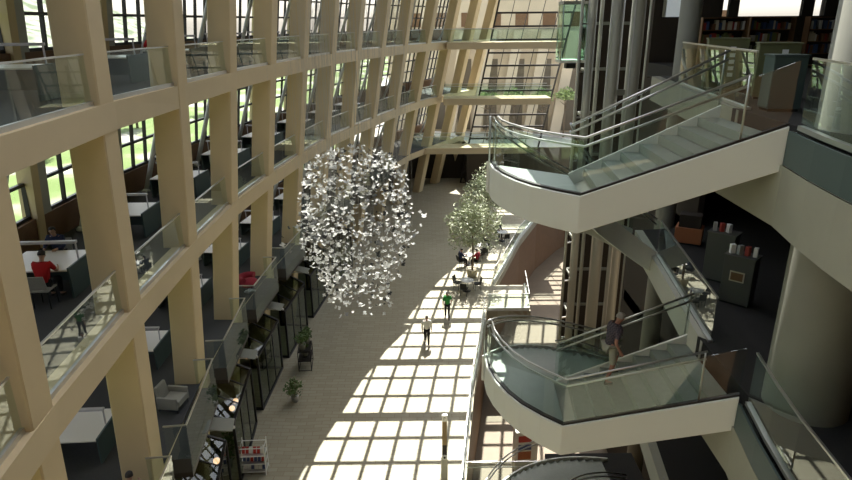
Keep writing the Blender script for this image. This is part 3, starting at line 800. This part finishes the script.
    for s in 'LR':
        a = V(P['an' + s]); sg = -1 if s == 'L' else 1
        skin('shoe', {'a': (tuple(a + V((0, -.045, -.03))), .045), 'b': (tuple(a + V((sg * .01, .06, -.04))), (.048, .042)), 'c': (tuple(a + V((sg * .02, .17, -.055))), (.04, .03))}, [('a', 'b'), ('b', 'c')], 'a', SHOE, e, 1)
    return e
person('person in green shirt and dark trousers walking on the sunlit floor', (1.17, 31.9, 0.02), 0.0, WALK, GREENC, DARKC, HAIRG)
person('person in white top and black trousers walking towards the camera in sunlight', (0.0, 28.9, 0.02), PI, WALK, WHITEC, DARKC, HAIRD, long_sleeve=True)
person('grey-haired person in plaid shirt and light shorts climbing the middle staircase', (4.0, 11.95, RB - .903), -PI / 2 + 0.25, CLIMB, PLAID, KHAKI, HAIRG, SKINR, shorts=True)
loc, a, t, n = TABS[(LB, 1)]
person('person in red shirt sitting with back turned at the study table', loc - n * 0.42 - t * 1.0, a, SIT, REDC, DARKC, HAIRD)
person('person in navy top sitting behind the study table facing the person in red', loc - n * 1.1 + t * 1.06, a + PI, SIT, BLUEC, DARKC, HAIRD, long_sleeve=True)
p, t, n, a = frame_at(0, LC)
person('dark-haired person in red and black at the lower left gallery edge', V((-7.0, 11.85, LC + .012)), a + 0.2, SIT, REDC, DARKC, HAIRD, long_sleeve=True)
chair('chair', 'dark chair under the dark-haired person at bottom left', 'chair', V((-7.0, 11.75, LC + .012)), a + 0.2, GREYF)
p, t, n, a = frame_at(3, LA)
person('person in red top sitting by the windows of the top left gallery', p - n * 2.7 - t * 0.7, a + 1.2, SIT, REDC, DARKC, HAIRD, scale=1.05)
chair('chair', 'grey chair under the person in red on the top left gallery', 'chair', p - n * 2.7 - t * 0.7, a + 1.2)
p, t, n, a = frame_at(9, LB)
person('person in dark clothes standing at the far end of the middle left gallery', p + t * 3.2 - n * 0.9, a, STAND, DARKC, DARKC, HAIRD, long_sleeve=True)
p, t, n, a = frame_at(9, LA)
person('person in dark clothes standing at the far end of the top left gallery', p + t * 2.6 - n * 0.9, a, STAND, DARKC, DARKC, HAIRD, long_sleeve=True)

# ------------------------------------------------------------------ cafe corner
def cafe_table(label, loc):
    e = empty('cafe_table', loc, 0, label, 'table', 'round cafe tables')
    MB().lathe((0, 0, .72), [(0.40, 0), (0.42, .015), (0.42, .03)], 24).build('tabletop', PAPERW, e)
    MB().tube([(0, 0, .03), (0, 0, .72)], 0.03).build('stem', STEEL, e)
    MB().lathe((0, 0, 0), [(0.26, 0), (0.26, .015), (0.05, .04)], 20).build('base', BLACK, e)
    return e
CT = [(2.55, 35.9, 'round white cafe table in front of the potted tree, nearest to the walkers'), (3.0, 40.3, 'round white cafe table just behind the nearer potted tree'),
      (4.05, 42.4, 'round white cafe table between the two potted trees'), (5.9, 45.3, 'round white cafe table beyond the two potted trees')]
for x, y, lab in CT: cafe_table(lab, (x, y, 0))
q = 0
for x, y, ang, nm in ((2.55, 35.9, .2, 'nearest'), (2.55, 35.9, 2.6, 'nearest'), (2.55, 35.9, 4.4, 'nearest'), (3.0, 40.3, 3.6, 'second'), (3.0, 40.3, 5.6, 'second'), (4.05, 42.4, 1.0, 'third'), (4.05, 42.4, 4.9, 'third'), (5.9, 45.3, 2.0, 'far'), (5.9, 45.3, 5.0, 'far')):
    c = V((x + .68 * math.cos(ang), y + .68 * math.sin(ang), 0))
    occ = {3: ('person in dark jacket sitting at the second cafe table', BLUEC), 4: ('person in maroon top sitting at the second cafe table', REDF), 5: ('person in black sitting at the third cafe table, far side', DARKC), 6: ('person in white shirt sitting at the third cafe table, near side', WHITEC), 7: ('person in navy sitting at the far cafe table', BLUEC)}.get(q)
    sd = {.2: 'right', 2.6: 'left far', 4.4: 'near', 3.6: 'left', 5.6: 'right', 1.0: 'far', 4.9: 'near', 2.0: 'left', 5.0: 'right'}[ang]
    chair('cafe_chair', 'dark metal chair on the %s side of the %s cafe table' % (sd, nm), 'chair', c, ang + PI / 2, BLACK, BLACK, 'cafe chairs')
    if occ: person(occ[0], c, ang + PI / 2, SIT, occ[1], DARKC, HAIRD, long_sleeve=True)
    q += 1

def leaves(m, c, rad, nleaf, size, seed=1, squash=1.0):
    rn = random.Random(seed)
    for _ in range(nleaf):
        while True:
            d = V((rn.uniform(-1, 1), rn.uniform(-1, 1), rn.uniform(-1, 1)))
            if 0.15 < d.length < 1: break
        d = d * (0.55 + 0.45 * rn.random()) if d.length < .6 else d
        lump = 1 + .22 * math.sin(5 * d.x + 1.7) * math.sin(4 * d.y + .4) + .12 * math.sin(9 * d.z)
        p = V(c) + V((d.x * rad[0], d.y * rad[1], d.z * rad[2])) * lump
        u = V((rn.gauss(0, 1), rn.gauss(0, 1), rn.gauss(0, .6))).normalized(); w = u.cross(V((rn.gauss(0, 1), rn.gauss(0, 1), rn.gauss(0, 1)))).normalized()
        s = size * rn.uniform(.7, 1.3)
        m.add([p - u * s, p + w * s * .42, p + u * s, p - w * s * .42], [(0, 1, 2, 3)])
def tree(label, loc, crown_z, rad, nleaf, size, leafm, pot=True, seed=1, trunk=.07, group=None, name='potted_tree'):
    e = empty(name, loc, 0, label, 'tree', group)
    if pot:
        MB().lathe((0, 0, 0), [(.30, 0), (.40, .55), (.43, .6), (.36, .6), (.34, .5)], 20).build('pot', POT, e)
    z0 = .45 if pot else 0
    tk = MB(); tk.tube([(0, 0, z0), (.04, .02, crown_z * .45), (-.02, .03, crown_z * .8), (0, 0, crown_z + rad[2] * .3)], trunk, 8, trunk * .4)
    rn = random.Random(seed)
    for k in range(9):
        a = rn.uniform(0, 2 * PI); zz = crown_z * rn.uniform(.6, .95)
        tk.tube([(0, 0, zz), (rad[0] * .35 * math.cos(a), rad[1] * .35 * math.sin(a), zz + rad[2] * .3), (rad[0] * .7 * math.cos(a), rad[1] * .7 * math.sin(a), zz + rad[2] * .55)], trunk * .4, 6, trunk * .12)
    tk.build('trunk', BARK, e)
    f = MB(); leaves(f, (0, 0, crown_z), rad, nleaf, size, seed); f.build('foliage', leafm, e, fix=False)
    return e
tree('nearer pale-leaved potted tree among the cafe tables', (3.05, 38.2, 0), 3.75, (1.75, 1.7, 1.75), 3200, .11, LEAF, seed=3, group='indoor trees')
tree('farther pale-leaved potted tree under the curved stair landing', (4.9, 47.0, 0), 3.6, (1.9, 1.8, 1.7), 3000, .11, LEAF, seed=5, group='indoor trees')

MAT_POST = mat('ochre_panel', (0.36, 0.26, 0.12), 0.6)
# slim pylon on the floor at the bottom
e = empty('light_pylon', (0.60, 18.55, 0), 0, 'slim upright pylon with grey cap standing on the sunlit floor at the bottom', 'pylon')
MB().box(-.16, .16, -.10, .10, 0, .06).build('base', GREYM, e)
MB().box(-.12, .12, -.07, .07, .06, 1.15).build('lower_post', OFFW, e, bevel=.01)
MB().lathe((0, -.075, 0), [(.10, -.015), (.10, .015)], 20).build('white_disc', WHITE, e)
d = e.children[-1]; d.location = (0, -.08, 1.25); d.rotation_euler = (PI / 2, 0, 0); d.data.transform(Matrix.Translation((0, .075, 0)))
MB().ball((0, 0, 0), .045, 10, 8).build('lens', BLACK, e, loc=(0, -.10, 1.25))
MB().box(-.085, .085, -.05, .05, 1.15, 1.75).build('dark_section', FRAME, e)
MB().box(-.085, .085, -.05, .05, 1.75, 2.75).build('upper_post', MAT_POST, e)
MB().box(-.09, .09, -.055, .055, 2.75, 3.0).build('cap', STEEL, e)
m = MB(); m.box(-.035, -.015, -.058, -.055, 2.80, 2.93); m.box(-.015, .03, -.058, -.055, 2.91, 2.93); m.box(.015, .03, -.058, -.055, 2.87, 2.91); m.build('black_mark', BLACK, e)

# ------------------------------------------------------------------ shopfronts under the lower gallery
for i in range(0, 7):
    t0, n0 = tn(i); t1, n1 = tn(i + 1)
    a = fp(i, 0) + t0 * 0.15 + V((0, 0, 0)); b = fp(i + 1, 0) - t1 * (FW + .12)
    a.z = b.z = 0; d = (b - a).normalized(); ln = (b - a).length; nn = V((d.y, -d.x, 0))
    e = empty('shopfront', a, math.atan2(d.y, d.x), 'black framed glass shopfront box under the lower left gallery, %s from the left' % ORD[i], 'shopfront', 'black framed shopfronts')
    # local x along the wall, y negative towards the atrium
    D, Hh, Hb = 0.95, 2.6, 3.4
    fr = MB()
    cs = [(0.03, -D, Hh), (ln - .03, -D, Hh), (ln - .03, 0.55, Hb), (.03, .55, Hb)]
    for x, y, h in cs: fr.bar((x, y, 0), (x, y, h), .09, .09)
    for u, v in ((0, 1), (1, 2), (2, 3), (3, 0)): fr.bar(cs[u], cs[v], .09, .09)
    fr.bar((.03, -D, .05), (ln - .03, -D, .05), .09, .10); fr.bar((.03, -D, .05), (.03, .55, .05), .09, .10); fr.bar((ln - .03, -D, .05), (ln - .03, .55, .05), .09, .10)
    for q in (1, 2): fr.bar((ln * q / 3, -D, .1), (ln * q / 3, -D, Hh), .05, .05); fr.bar((ln * q / 3, -D, Hh), (ln * q / 3, .55, Hb), .05, .05)
    fr.build('frame', BLACK, e)
    MB().box(.08, ln - .08, -D - .006, -D + .006, .1, Hh - .05).build('front_pane', GLD, e)
    MB().hexa([(.05, -D, Hh), (ln - .05, -D, Hh), (ln - .05, .5, Hb), (.05, .5, Hb)], [(.05, -D, Hh + .012), (ln - .05, -D, Hh + .012), (ln - .05, .5, Hb + .012), (.05, .5, Hb + .012)]).build('roof_pane', GLD, e)
    for x in (.03, ln - .03): MB().add([(x, -D + .04, .1), (x, .5, .1), (x, .5, Hb - .05), (x, -D + .04, Hh - .05)], [(0, 1, 2, 3)]).build('side_pane', GLD, e, fix=False)
    # grey awning with white arm between the shopfront and the balcony
    ew_ = empty('awning', a + d * (ln - .5) + nn * .62 + V((0, 0, 3.42)), math.atan2(d.y, d.x), 'small grey canopy on a white arm beside the %s shopfront' % ORD[i], 'awning', 'small grey canopies')
    MB().hexa([(-.35, -.75, .10), (.35, -.75, .10), (.35, .10, .28), (-.35, .10, .28)], [(-.35, -.75, .13), (.35, -.75, .13), (.35, .10, .31), (-.35, .10, .31)]).build('panel', GREYM, ew_)
    MB().tube([(0, .62, 0), (0, -.7, .02)], .03).build('arm', BRACE, ew_)
    MB().ball((0, -.74, .03), .06, 8, 6).build('tip', BRACE, ew_)
    MB().tube([(0, -.6, .03), (0, -.6, .14)], .02).build('strut', BRACE, ew_)
# things inside and before the shops
q = 0
for i, s, zz in ((1, 1.2, 2.2), (1, 2.6, 1.8), (2, .8, 2.3), (2, 1.9, 2.0), (2, 3.0, 1.6), (1, 3.3, 2.4), (3, 1.0, 2.1)):
    t0, n0 = tn(i); pnt = fp(i, 0) + t0 * (.15 + s) + n0 * (.35 if q % 2 else .15)
    e = empty('pendant_lamp', (pnt.x, pnt.y, zz), 0, 'glowing peach pendant globe inside the %s shopfront, %s of its lamps' % (ORD[i], ['nearest', 'middle', 'farthest', 'nearest', 'middle', 'farthest', 'only'][(0, 1, 3, 4, 5, 2, 6)[q]]), 'lamp', 'pendant globes in the shops')
    MB().ball((0, 0, 0), .11, 14, 10).build('globe', LAMPP, e)
    MB().tube([(0, 0, .1), (0, 0, 3.1 - zz - (.12 if not q % 2 else .3))], .008, 6).build('cord', BLACK, e)
    q += 1
def plant(label, loc, h, r, nl, seed, name='potted_plant', group=None, potm=GREYM):
    e = empty(name, loc, 0, label, 'plant', group)
    MB().lathe((0, 0, 0), [(.13, 0), (.17, .28), (.18, .3), (.14, .3)], 14).build('pot', potm, e)
    st = MB()
    rn = random.Random(seed)
    for k in range(6):
        a = rn.uniform(0, 6.28); st.tube([(0, 0, .25), (.3 * r * math.cos(a), .3 * r * math.sin(a), .25 + h * .5), (.7 * r * math.cos(a), .7 * r * math.sin(a), .25 + h * .8)], .012, 5)
    st.build('stems', BARK, e)
    f = MB(); leaves(f, (0, 0, .3 + h * .55), (r, r, h * .5), nl, .09, seed); f.build('foliage', LEAFD, e, fix=False)
    return e
e = empty('plant_stand', (-6.0, 27.0, 0), .1, 'black wire plant stand in front of the third balcony', 'stand')
m = MB()
for z in (.05, .55, 1.05): m.bar((-.3, -.55, z), (-.3, .55, z), .03, .03); m.bar((.3, -.55, z), (.3, .55, z), .03, .03); m.bar((-.3, -.55, z), (.3, -.55, z), .03, .03); m.bar((-.3, .55, z), (.3, .55, z), .03, .03)
for x in (-.3, .3):
    for y in (-.55, .55): m.bar((x, y, 0), (x, y, 1.07), .03, .03)
m.build('frame', BLACK, e)
MB().box(-.3, .3, -.55, .55, .565, .58).build('shelf', FRAME, e); MB().box(-.3, .3, -.55, .55, 1.07, 1.085).build('shelf', FRAME, e)
plant('leafy potted plant on the near end of the black plant stand', (-6.05, 26.7, 1.085), .55, .32, 160, 11)
plant('leafy potted plant on the far end of the black plant stand', (-5.95, 27.3, 1.085), .5, .3, 150, 12)
plant('leafy potted plant on the lower shelf of the black plant stand', (-6.0, 27.0, .58), .3, .25, 80, 15)
plant('lone potted plant with silvery pot on the floor by the black shopfront', (-5.95, 23.9, 0), .75, .42, 220, 13, potm=STEEL)
for i, s in ((1, 1.0), (1, 2.0), (1, 3.0), (2, 1.0), (2, 2.2), (2, 3.0)):
    t0, n0 = tn(i); pnt = fp(i, 0) + t0 * (.15 + s) + n0 * .25
    plant('bushy green plant behind the glass of the %s shopfront' % ORD[i], (pnt.x, pnt.y, 0), 1.1, .38, 200, int(20 + s * 3 + i), group='shop plants in the %s shopfront' % ORD[i])
# magazine rack with red papers
e = empty('magazine_rack', (-6.55, 19.35, 0), 0.05, 'white wire magazine rack on the floor at the lower left shopfront', 'rack')
m = MB()
for x in (-.45, .45):
    for y in (-.25, .25): m.bar((x, y, 0), (x, y, 1.35), .03, .03)
for z in (.15, .50, .85, 1.20):
    for y in (-.25, .25): m.bar((-.45, y, z), (.45, y, z), .025, .025)
    for x in (-.45, .45): m.bar((x, -.25, z), (x, .25, z), .025, .025)
m.build('frame', WHITE, e)
for z in (.16, .51, .86): MB().box(-.44, .44, -.24, .24, z, z + .015).build('shelf', STEEL, e)
MAGM = [mat('red_print', (.45, .03, .02), .5), mat('pale_print', (.7, .7, .66), .5), mat('blue_print', (.05, .08, .22), .5)]
for z, mm, nm in ((.175, 1, 'bottom'), (.525, 2, 'middle'), (.875, 0, 'top')):
    for k in range(6):
        o = MB().box(-.055, .055, -.13, .13, 0, .012).mesh('magazine', MAGM[(mm + (k % 3 == 2)) % 3])
        ob = bpy.data.objects.new('magazine', o); COL.objects.link(ob); ob.location = (-6.55 - .35 + k * .14, 19.35 - .05, z + .12); ob.rotation_euler = (1.15, 0, 0.05)
        tag(ob, '%s magazine on the %s shelf of the white wire rack, %s from the left' % (['red', 'pale', 'blue'][(mm + (k % 3 == 2)) % 3], nm, ORD[k]), 'magazine', 'magazines on the white rack')

# ------------------------------------------------------------------ the hanging cloud of paper butterflies
def fly_mesh(m, name):
    b = MB(); s = 1.0
    for sg in (-1, 1):
        b.add([(0, -.5, 0), (sg * .25, -.62, .12), (sg * .62, -.45, .30), (sg * .55, -.08, .27), (sg * .30, .02, .15), (sg * .72, .25, .36), (sg * .62, .62, .31), (sg * .22, .55, .11), (0, .35, 0)],
              [(0, 1, 2, 3, 4, 8), (4, 5, 6, 7, 8)])
    b.add([(-.04, -.55, -.03), (.04, -.55, -.03), (.04, .45, -.03), (-.04, .45, -.03), (0, -.5, .05), (0, .4, .05)], [(0, 1, 4), (1, 2, 5, 4), (2, 3, 5), (3, 0, 4, 5), (3, 2, 1, 0)])
    return b
FM = [fly_mesh(None, '').mesh('butterfly', mm, fix=False) for mm in (PAPERT, PAPERG, PAPERD)]
SCC = V((-3.45, 29.4, 0)); ZT, ZB = 14.4 - 4.0, 14.4 - 12.35
def prof(f):
    pts = [(0, .30), (.05, .66), (.15, .88), (.3, .98), (.5, 1.0), (.62, .95), (.72, .78), (.85, .66), (1.0, .55)]
    for (a, ra), (b, rb_) in zip(pts, pts[1:]):
        if a <= f <= b: return ra + (rb_ - ra) * (f - a) / (b - a)
    return .5
rn = random.Random(42); pieces = []; rad_ = []
while len(pieces) < 1750:
    f = rn.random() ** 0.95; R = 2.9 * prof(f)
    if f > .75 and rn.random() < (f - .75) * 2.6: continue
    rr = R * (rn.uniform(.72, 1.02) if rn.random() < .5 else math.sqrt(rn.random()))
    a = rn.uniform(0, 2 * PI)
    rad_.append(rr / R)
    pieces.append((V((SCC.x + rr * math.cos(a), SCC.y + rr * math.sin(a) * .9, ZT + (ZB - ZT) * f)), f))

cam0 = V((0, 0, LA + 1.65))
KS = 0.72
pieces = [(cam0 + (p - cam0) * KS, f) for p, f in pieces]
SCC = cam0 + (SCC - cam0) * KS
STRAY = [(-0.52, 21.0, 10.01), (-0.2, 21.0, 9.72), (-0.06, 21.0, 9.57), (-0.21, 21.0, 9.23), (-0.32, 21.0, 8.93), (-5.16, 21.0, 8.83), (-4.91, 21.0, 9.16), (-5.15, 21.0, 8.52), (-4.88, 21.0, 8.25)]
for p in STRAY: pieces.append((V(p), .2)); rad_.append(1.0)
order = sorted(range(len(pieces)), key=lambda q: (pieces[q][0] - cam0).length)
stuffW = [MB(), MB(), MB()]; wires = MB()
GRP = ['small white paper butterfly hanging in the big cloud sculpture', 'small grey paper butterfly hanging in the big cloud sculpture', 'small dark paper butterfly hanging in the big cloud sculpture']
near_set = set(order[:292]) | set(range(len(pieces) - 9, len(pieces)))
for q, (p, f) in enumerate(pieces):
    u = rn.random(); edge = rad_[q]
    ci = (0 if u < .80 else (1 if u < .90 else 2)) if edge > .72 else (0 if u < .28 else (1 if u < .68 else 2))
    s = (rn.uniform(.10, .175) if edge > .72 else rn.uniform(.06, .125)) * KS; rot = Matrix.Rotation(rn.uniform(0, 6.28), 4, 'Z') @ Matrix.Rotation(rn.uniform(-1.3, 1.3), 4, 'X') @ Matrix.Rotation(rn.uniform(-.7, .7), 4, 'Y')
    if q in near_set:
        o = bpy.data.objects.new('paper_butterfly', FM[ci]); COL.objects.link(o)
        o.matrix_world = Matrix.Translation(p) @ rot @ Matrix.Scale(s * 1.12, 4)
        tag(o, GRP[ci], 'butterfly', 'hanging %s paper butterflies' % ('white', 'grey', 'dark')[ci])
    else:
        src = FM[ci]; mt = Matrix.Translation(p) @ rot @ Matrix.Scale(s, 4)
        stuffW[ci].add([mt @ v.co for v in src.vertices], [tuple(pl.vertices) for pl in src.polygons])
    if q % 3 == 0:
        w = .0012
        wires.add([p + V((-w, 0, 0)), p + V((w, 0, 0)), V((p.x + w, p.y, LR + .1)), V((p.x - w, p.y, LR + .1)), p + V((0, -w, 0)), p + V((0, w, 0)), V((p.x, p.y + w, LR + .1)), V((p.x, p.y - w, LR + .1))], [(0, 1, 2, 3), (4, 5, 6, 7)])
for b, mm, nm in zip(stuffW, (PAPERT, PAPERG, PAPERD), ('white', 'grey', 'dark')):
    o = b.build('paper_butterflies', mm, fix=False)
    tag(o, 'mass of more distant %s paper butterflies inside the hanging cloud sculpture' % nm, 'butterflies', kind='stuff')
o = wires.build('hanging_wires', WIRE, fix=False)
tag(o, 'hair-thin vertical wires above the cloud of paper butterflies', 'wires', kind='stuff')

# ------------------------------------------------------------------ furniture of the right-hand floors
def bookcase(label, loc, rz, w=1.6, h=1.72):
    e = empty('bookcase', loc, rz, label, 'bookcase', 'bookcases on the top right floor')
    for x in (0, w - .04): MB().box(x, x + .04, 0, .34, 0, h).build('side_panel', BROWN, e)
    MB().box(.04, w - .04, .30, .33, 0, h).build('back_panel', DARKW, e)
    for z in (.08, .48, .88, 1.28, h - .04): MB().box(.04, w - .04, 0, .30, z, z + .03).build('shelf', BROWN, e)
    return e
BOOKM = [mat('book_%s' % n, c, .6) for n, c in (('red', (.35, .05, .04)), ('cream', (.6, .55, .42)), ('olive', (.18, .2, .07)), ('blue', (.06, .1, .22)), ('white', (.7, .7, .68)), ('brown', (.2, .1, .05)))]
BME = [MB().box(0, 1, 0, 1, 0, 1).mesh('book', m) for m in BOOKM]
BCN = ['red', 'cream', 'olive', 'blue', 'white', 'brown']
rb2 = random.Random(5)
for q, (x, y) in enumerate(((9.55, 22.5), (11.4, 22.9), (13.3, 22.6), (15.2, 22.9))):
    bookcase('brown bookcase full of books under the high windows, %s from the lift tower' % ORD[q], (x, y, LA), 0)
    for z, sn in ((.51, 'second'), (.91, 'third'), (1.31, 'top')):
        xx = x + .06; k = 0
        while xx < x + 1.45 and k < 14:
            w = rb2.uniform(.05, .11); ci = rb2.randrange(6)
            o = bpy.data.objects.new('book', BME[ci]); COL.objects.link(o)
            o.location = (xx, y + .05, LA + z); o.scale = (w * .96, .2, rb2.uniform(.2, .32))
            tag(o, '%s book standing %s in the %s shelf of the %s bookcase' % (BCN[ci], ORD[k], sn, ORD[q]), 'book', 'books in the %s bookcase' % ORD[q])
            xx += w + (rb2.random() < .15) * .12; k += 1
def rack(label, loc, rz, body, h, leaflets, w=.7, d=.45, name='display_stand'):
    e = empty(name, loc, rz, label, 'display stand')
    MB().box(-w / 2, w / 2, -d / 2, d / 2, 0.05, h).build('body', body, e, bevel=.01)
    MB().box(-w / 2 + .03, w / 2 - .03, -d / 2 + .03, d / 2 - .03, 0, .05).build('plinth', BLACK, e)
    MB().box(-w / 2 - .02, w / 2 + .02, -d / 2 - .02, d / 2 + .02, h, h + .03).build('top', body, e)
    if leaflets:
        fr = MB(); fr.box(-.17, .17, -d / 2 - .02, -d / 2 - .001, h - .62, h - .36); fr.build('picture_frame', POT, e)
        MB().box(-.14, .14, -d / 2 - .024, -d / 2 - .0205, h - .59, h - .39).build('picture', BROWN, e.children[-1])
    return e
rack('tall grey display stand on the dark middle right floor, the farther of two', (7.95, 15.6, RB), -.75, KIOSK, 1.35, False)
rack('tall grey display stand with a framed picture on the dark middle right floor', (7.75, 14.15, RB), -.75, KIOSK, 1.25, True)
for k in range(7):
    bx = (7.75, 14.15, RB + 1.28) if k < 4 else (7.95, 15.6, RB + 1.38)
    b = MB().box(-.06, .06, -.045, .045, 0, .008 + .22).mesh('leaflet', [PAPERW, PAPERG, BOOKM[0]][k % 3])
    o = bpy.data.objects.new('leaflet', b); COL.objects.link(o)
    kk_ = k if k < 4 else k - 4
    o.location = (bx[0] - .22 + .14 * kk_, bx[1] + .12 - .1 * kk_, bx[2]); o.rotation_euler = (0, 0, .3 * k)
    tag(o, '%s leaflet holder on top of the %s grey display stand, %s from the left' % (['white', 'grey', 'red'][k % 3], 'nearer' if k < 4 else 'farther', ORD[kk_]), 'leaflets', 'leaflets on the display stands')
e = empty('wooden_crate', (8.35, 18.6, RB), -.5, 'orange wooden box on a dark plinth at the back of the middle right floor', 'box')
MB().box(-.4, .4, -.3, .3, 0.06, .55).build('box', ORANGE, e, bevel=.01); MB().box(-.36, .36, -.26, .26, 0, .06).build('plinth', BLACK, e); MB().box(-.32, .32, -.22, .22, .55, .95).build('upper_box', DARKW, e)
rack('olive cabinet with a strip of papers beyond the stair head on the top right floor', (7.3, 15.6, LA), -.3, OLIVE, 1.2, False, .9)
rack('second olive cabinet nearer the stair head on the top right floor', (7.6, 13.9, LA), -.3, OLIVE, 1.15, False, .8)
rack('dark cabinet standing behind the glass at the head of the upper stair', (6.75, 12.0, LA), -.1, TEAL, 1.0, False, .6)
for k in range(10):
    b = MB().box(-.06, .06, -.005, .005, 0, .09).mesh('brochure', PAPERW)
    o = bpy.data.objects.new('brochure', b); COL.objects.link(o)
    pos = (7.3, 15.6) if k < 5 else (7.6, 13.9); j = k % 5
    dv = Matrix.Rotation(-.3, 2) @ V((.1, -.232))
    o.location = (pos[0] + dv.x, pos[1] + dv.y, LA + .35 + j * .15); o.rotation_euler = (0, 0, -.3)
    tag(o, 'white brochure in the strip on the %s olive cabinet, %s from the bottom' % ('farther' if k < 5 else 'nearer', ORD[j]), 'brochure', 'brochures on the olive cabinets')
# basement display column
e = empty('display_column', (4.75, 25.2, LX), .1, 'white display column with brown and blue picture panels in the basement court', 'display')
MB().box(-.55, .55, -.3, .3, 0, 2.3).build('body', WHITE, e, bevel=.02)
for z0, z1, mm in ((1.75, 2.1, MAGM[0]), (1.3, 1.6, MAGM[2]), (.75, 1.2, ORANGE)):
    MB().box(-.42, .22, -.315, -.301, z0, z1).build('picture_panel', mm, e)

# ------------------------------------------------------------------ outdoors
o = MB().box(-420, -12.5, -60, 420, -0.6, -0.25).build('ground_outside', LAWN); struct(o)
o = MB().box(-12.4, 160, 66.2, 420, -0.62, -0.27).build('ground_plaza', PAVE); struct(o)
m = MB(); nx, ny = 24, 30; vs = []
rh = random.Random(3)
for a in range(nx):
    for b in range(ny):
        x = -140 - a * 14; y = -100 + b * 22
        vs.append((x, y, -1 + 70 * (1 - math.cos(min(1, a / 18) * PI)) / 2 + rh.uniform(-2, 2)))
m.add(vs, [(a * ny + b, a * ny + b + 1, (a + 1) * ny + b + 1, (a + 1) * ny + b) for a in range(nx - 1) for b in range(ny - 1)], True)
o = m.build('ground_hill', HILL); struct(o)
px = [(-52, 38), (-60, 52), (-66, 70), (-50, 80), (-75, 88), (-48, 104), (-70, 116), (-40, 122)]
for q, (x, y) in enumerate(px):
    tree('leafy tree outside the left windows, %s from the left' % ORD[q], (x, y, -.25), 5.5, (3.2, 3.2, 3.4), 900, .5, LEAFX, False, 30 + q, .22, 'trees outside the left windows', 'tree')
e = empty('plaza_building', (8, 96, -.3), -.12, 'pale stone building with deep fins seen outside through the glazed end wall', 'building')
MB().box(-14, 34, 2.0, 10, 0, 21).build('wall', TANX, e)
for k in range(12):
    x = -13 + k * 4
    m = MB(); m.hexa([(x, -.6, 0), (x + 1.5, -.6, 0), (x + 1.5, 2, 0), (x, 2, 0)], [(x + 2.2, .6, 15), (x + 3.7, .6, 15), (x + 3.7, 2, 15), (x + 2.2, 2, 15)]); m.build('fin', TANX, e)
    MB().box(x + 1.9, x + 3.9, 1.90, 1.99, .3, 11).build('tall_window', SHADEX, e)
    MB().box(x + 2.3, x + 4.2, 1.90, 1.99, 15.6, 17.6).build('window', BROWN, e)
for q, (x, y) in enumerate(((9, 90), (13, 92), (17, 91), (20.5, 92))):
    tree('low green tree on the plaza outside the glazed end wall, %s from the left' % ORD[q], (x, y, -.27), 6.2, (1.5, 1.3, .9), 300, .3, LEAFX, False, 50 + q, .15, 'plaza trees', 'tree')

# ------------------------------------------------------------------ light, sky, camera
w = bpy.data.worlds.new('World'); SC.world = w; w.use_nodes = True
nt = w.node_tree; bg = nt.nodes['Background']
sky = nt.nodes.new('ShaderNodeTexSky'); sky.sky_type = 'NISHITA'; sky.sun_disc = False
sky.sun_elevation = math.radians(55); sky.sun_rotation = 0.0; sky.air_density = 1.0; sky.dust_density = 2.5; sky.ozone_density = 1.0
hs = nt.nodes.new('ShaderNodeHueSaturation'); hs.inputs['Saturation'].default_value = 0.45
nt.links.new(sky.outputs[0], hs.inputs['Color']); nt.links.new(hs.outputs[0], bg.inputs['Color'])
bg.inputs['Strength'].default_value = 0.25
sl = bpy.data.lights.new('sun', 'SUN'); sl.energy = 9.0; sl.angle = math.radians(0.2); sl.color = (1.0, 0.97, 0.88)
so = bpy.data.objects.new('sun', sl); COL.objects.link(so); so.location = (0, 40, 60)
so.rotation_euler = SUN.to_track_quat('Z', 'Y').to_euler()

cam = bpy.data.cameras.new('camera'); co = bpy.data.objects.new('camera', cam); COL.objects.link(co)
f, yh, roll = 620.0, 22.0, math.radians(0.5)
p = math.atan((240 - yh) / f)
fwd = V((0, math.cos(p), -math.sin(p))); up = V((0, math.sin(p), math.cos(p))); rt = V((1, 0, 0))
R = rt * math.cos(roll) - up * math.sin(roll); U = up * math.cos(roll) + rt * math.sin(roll)
co.matrix_world = Matrix(((R.x, U.x, -fwd.x, 0), (R.y, U.y, -fwd.y, 0), (R.z, U.z, -fwd.z, LA + 1.65), (0, 0, 0, 1)))
cam.sensor_width = 36; cam.lens = 36 * f / 852; cam.clip_start = 0.05; cam.clip_end = 2000
SC.camera = co
vs_ = SC.view_settings
vs_.view_transform = 'Standard'; vs_.look = 'None'; vs_.gamma = 1; vs_.use_curve_mapping = False
vs_.exposure = 0.52
cy = SC.cycles
cy.max_bounces = 9; cy.diffuse_bounces = 5; cy.glossy_bounces = 4; cy.transparent_max_bounces = 40; cy.transmission_bounces = 4
cy.sample_clamp_indirect = 6.0
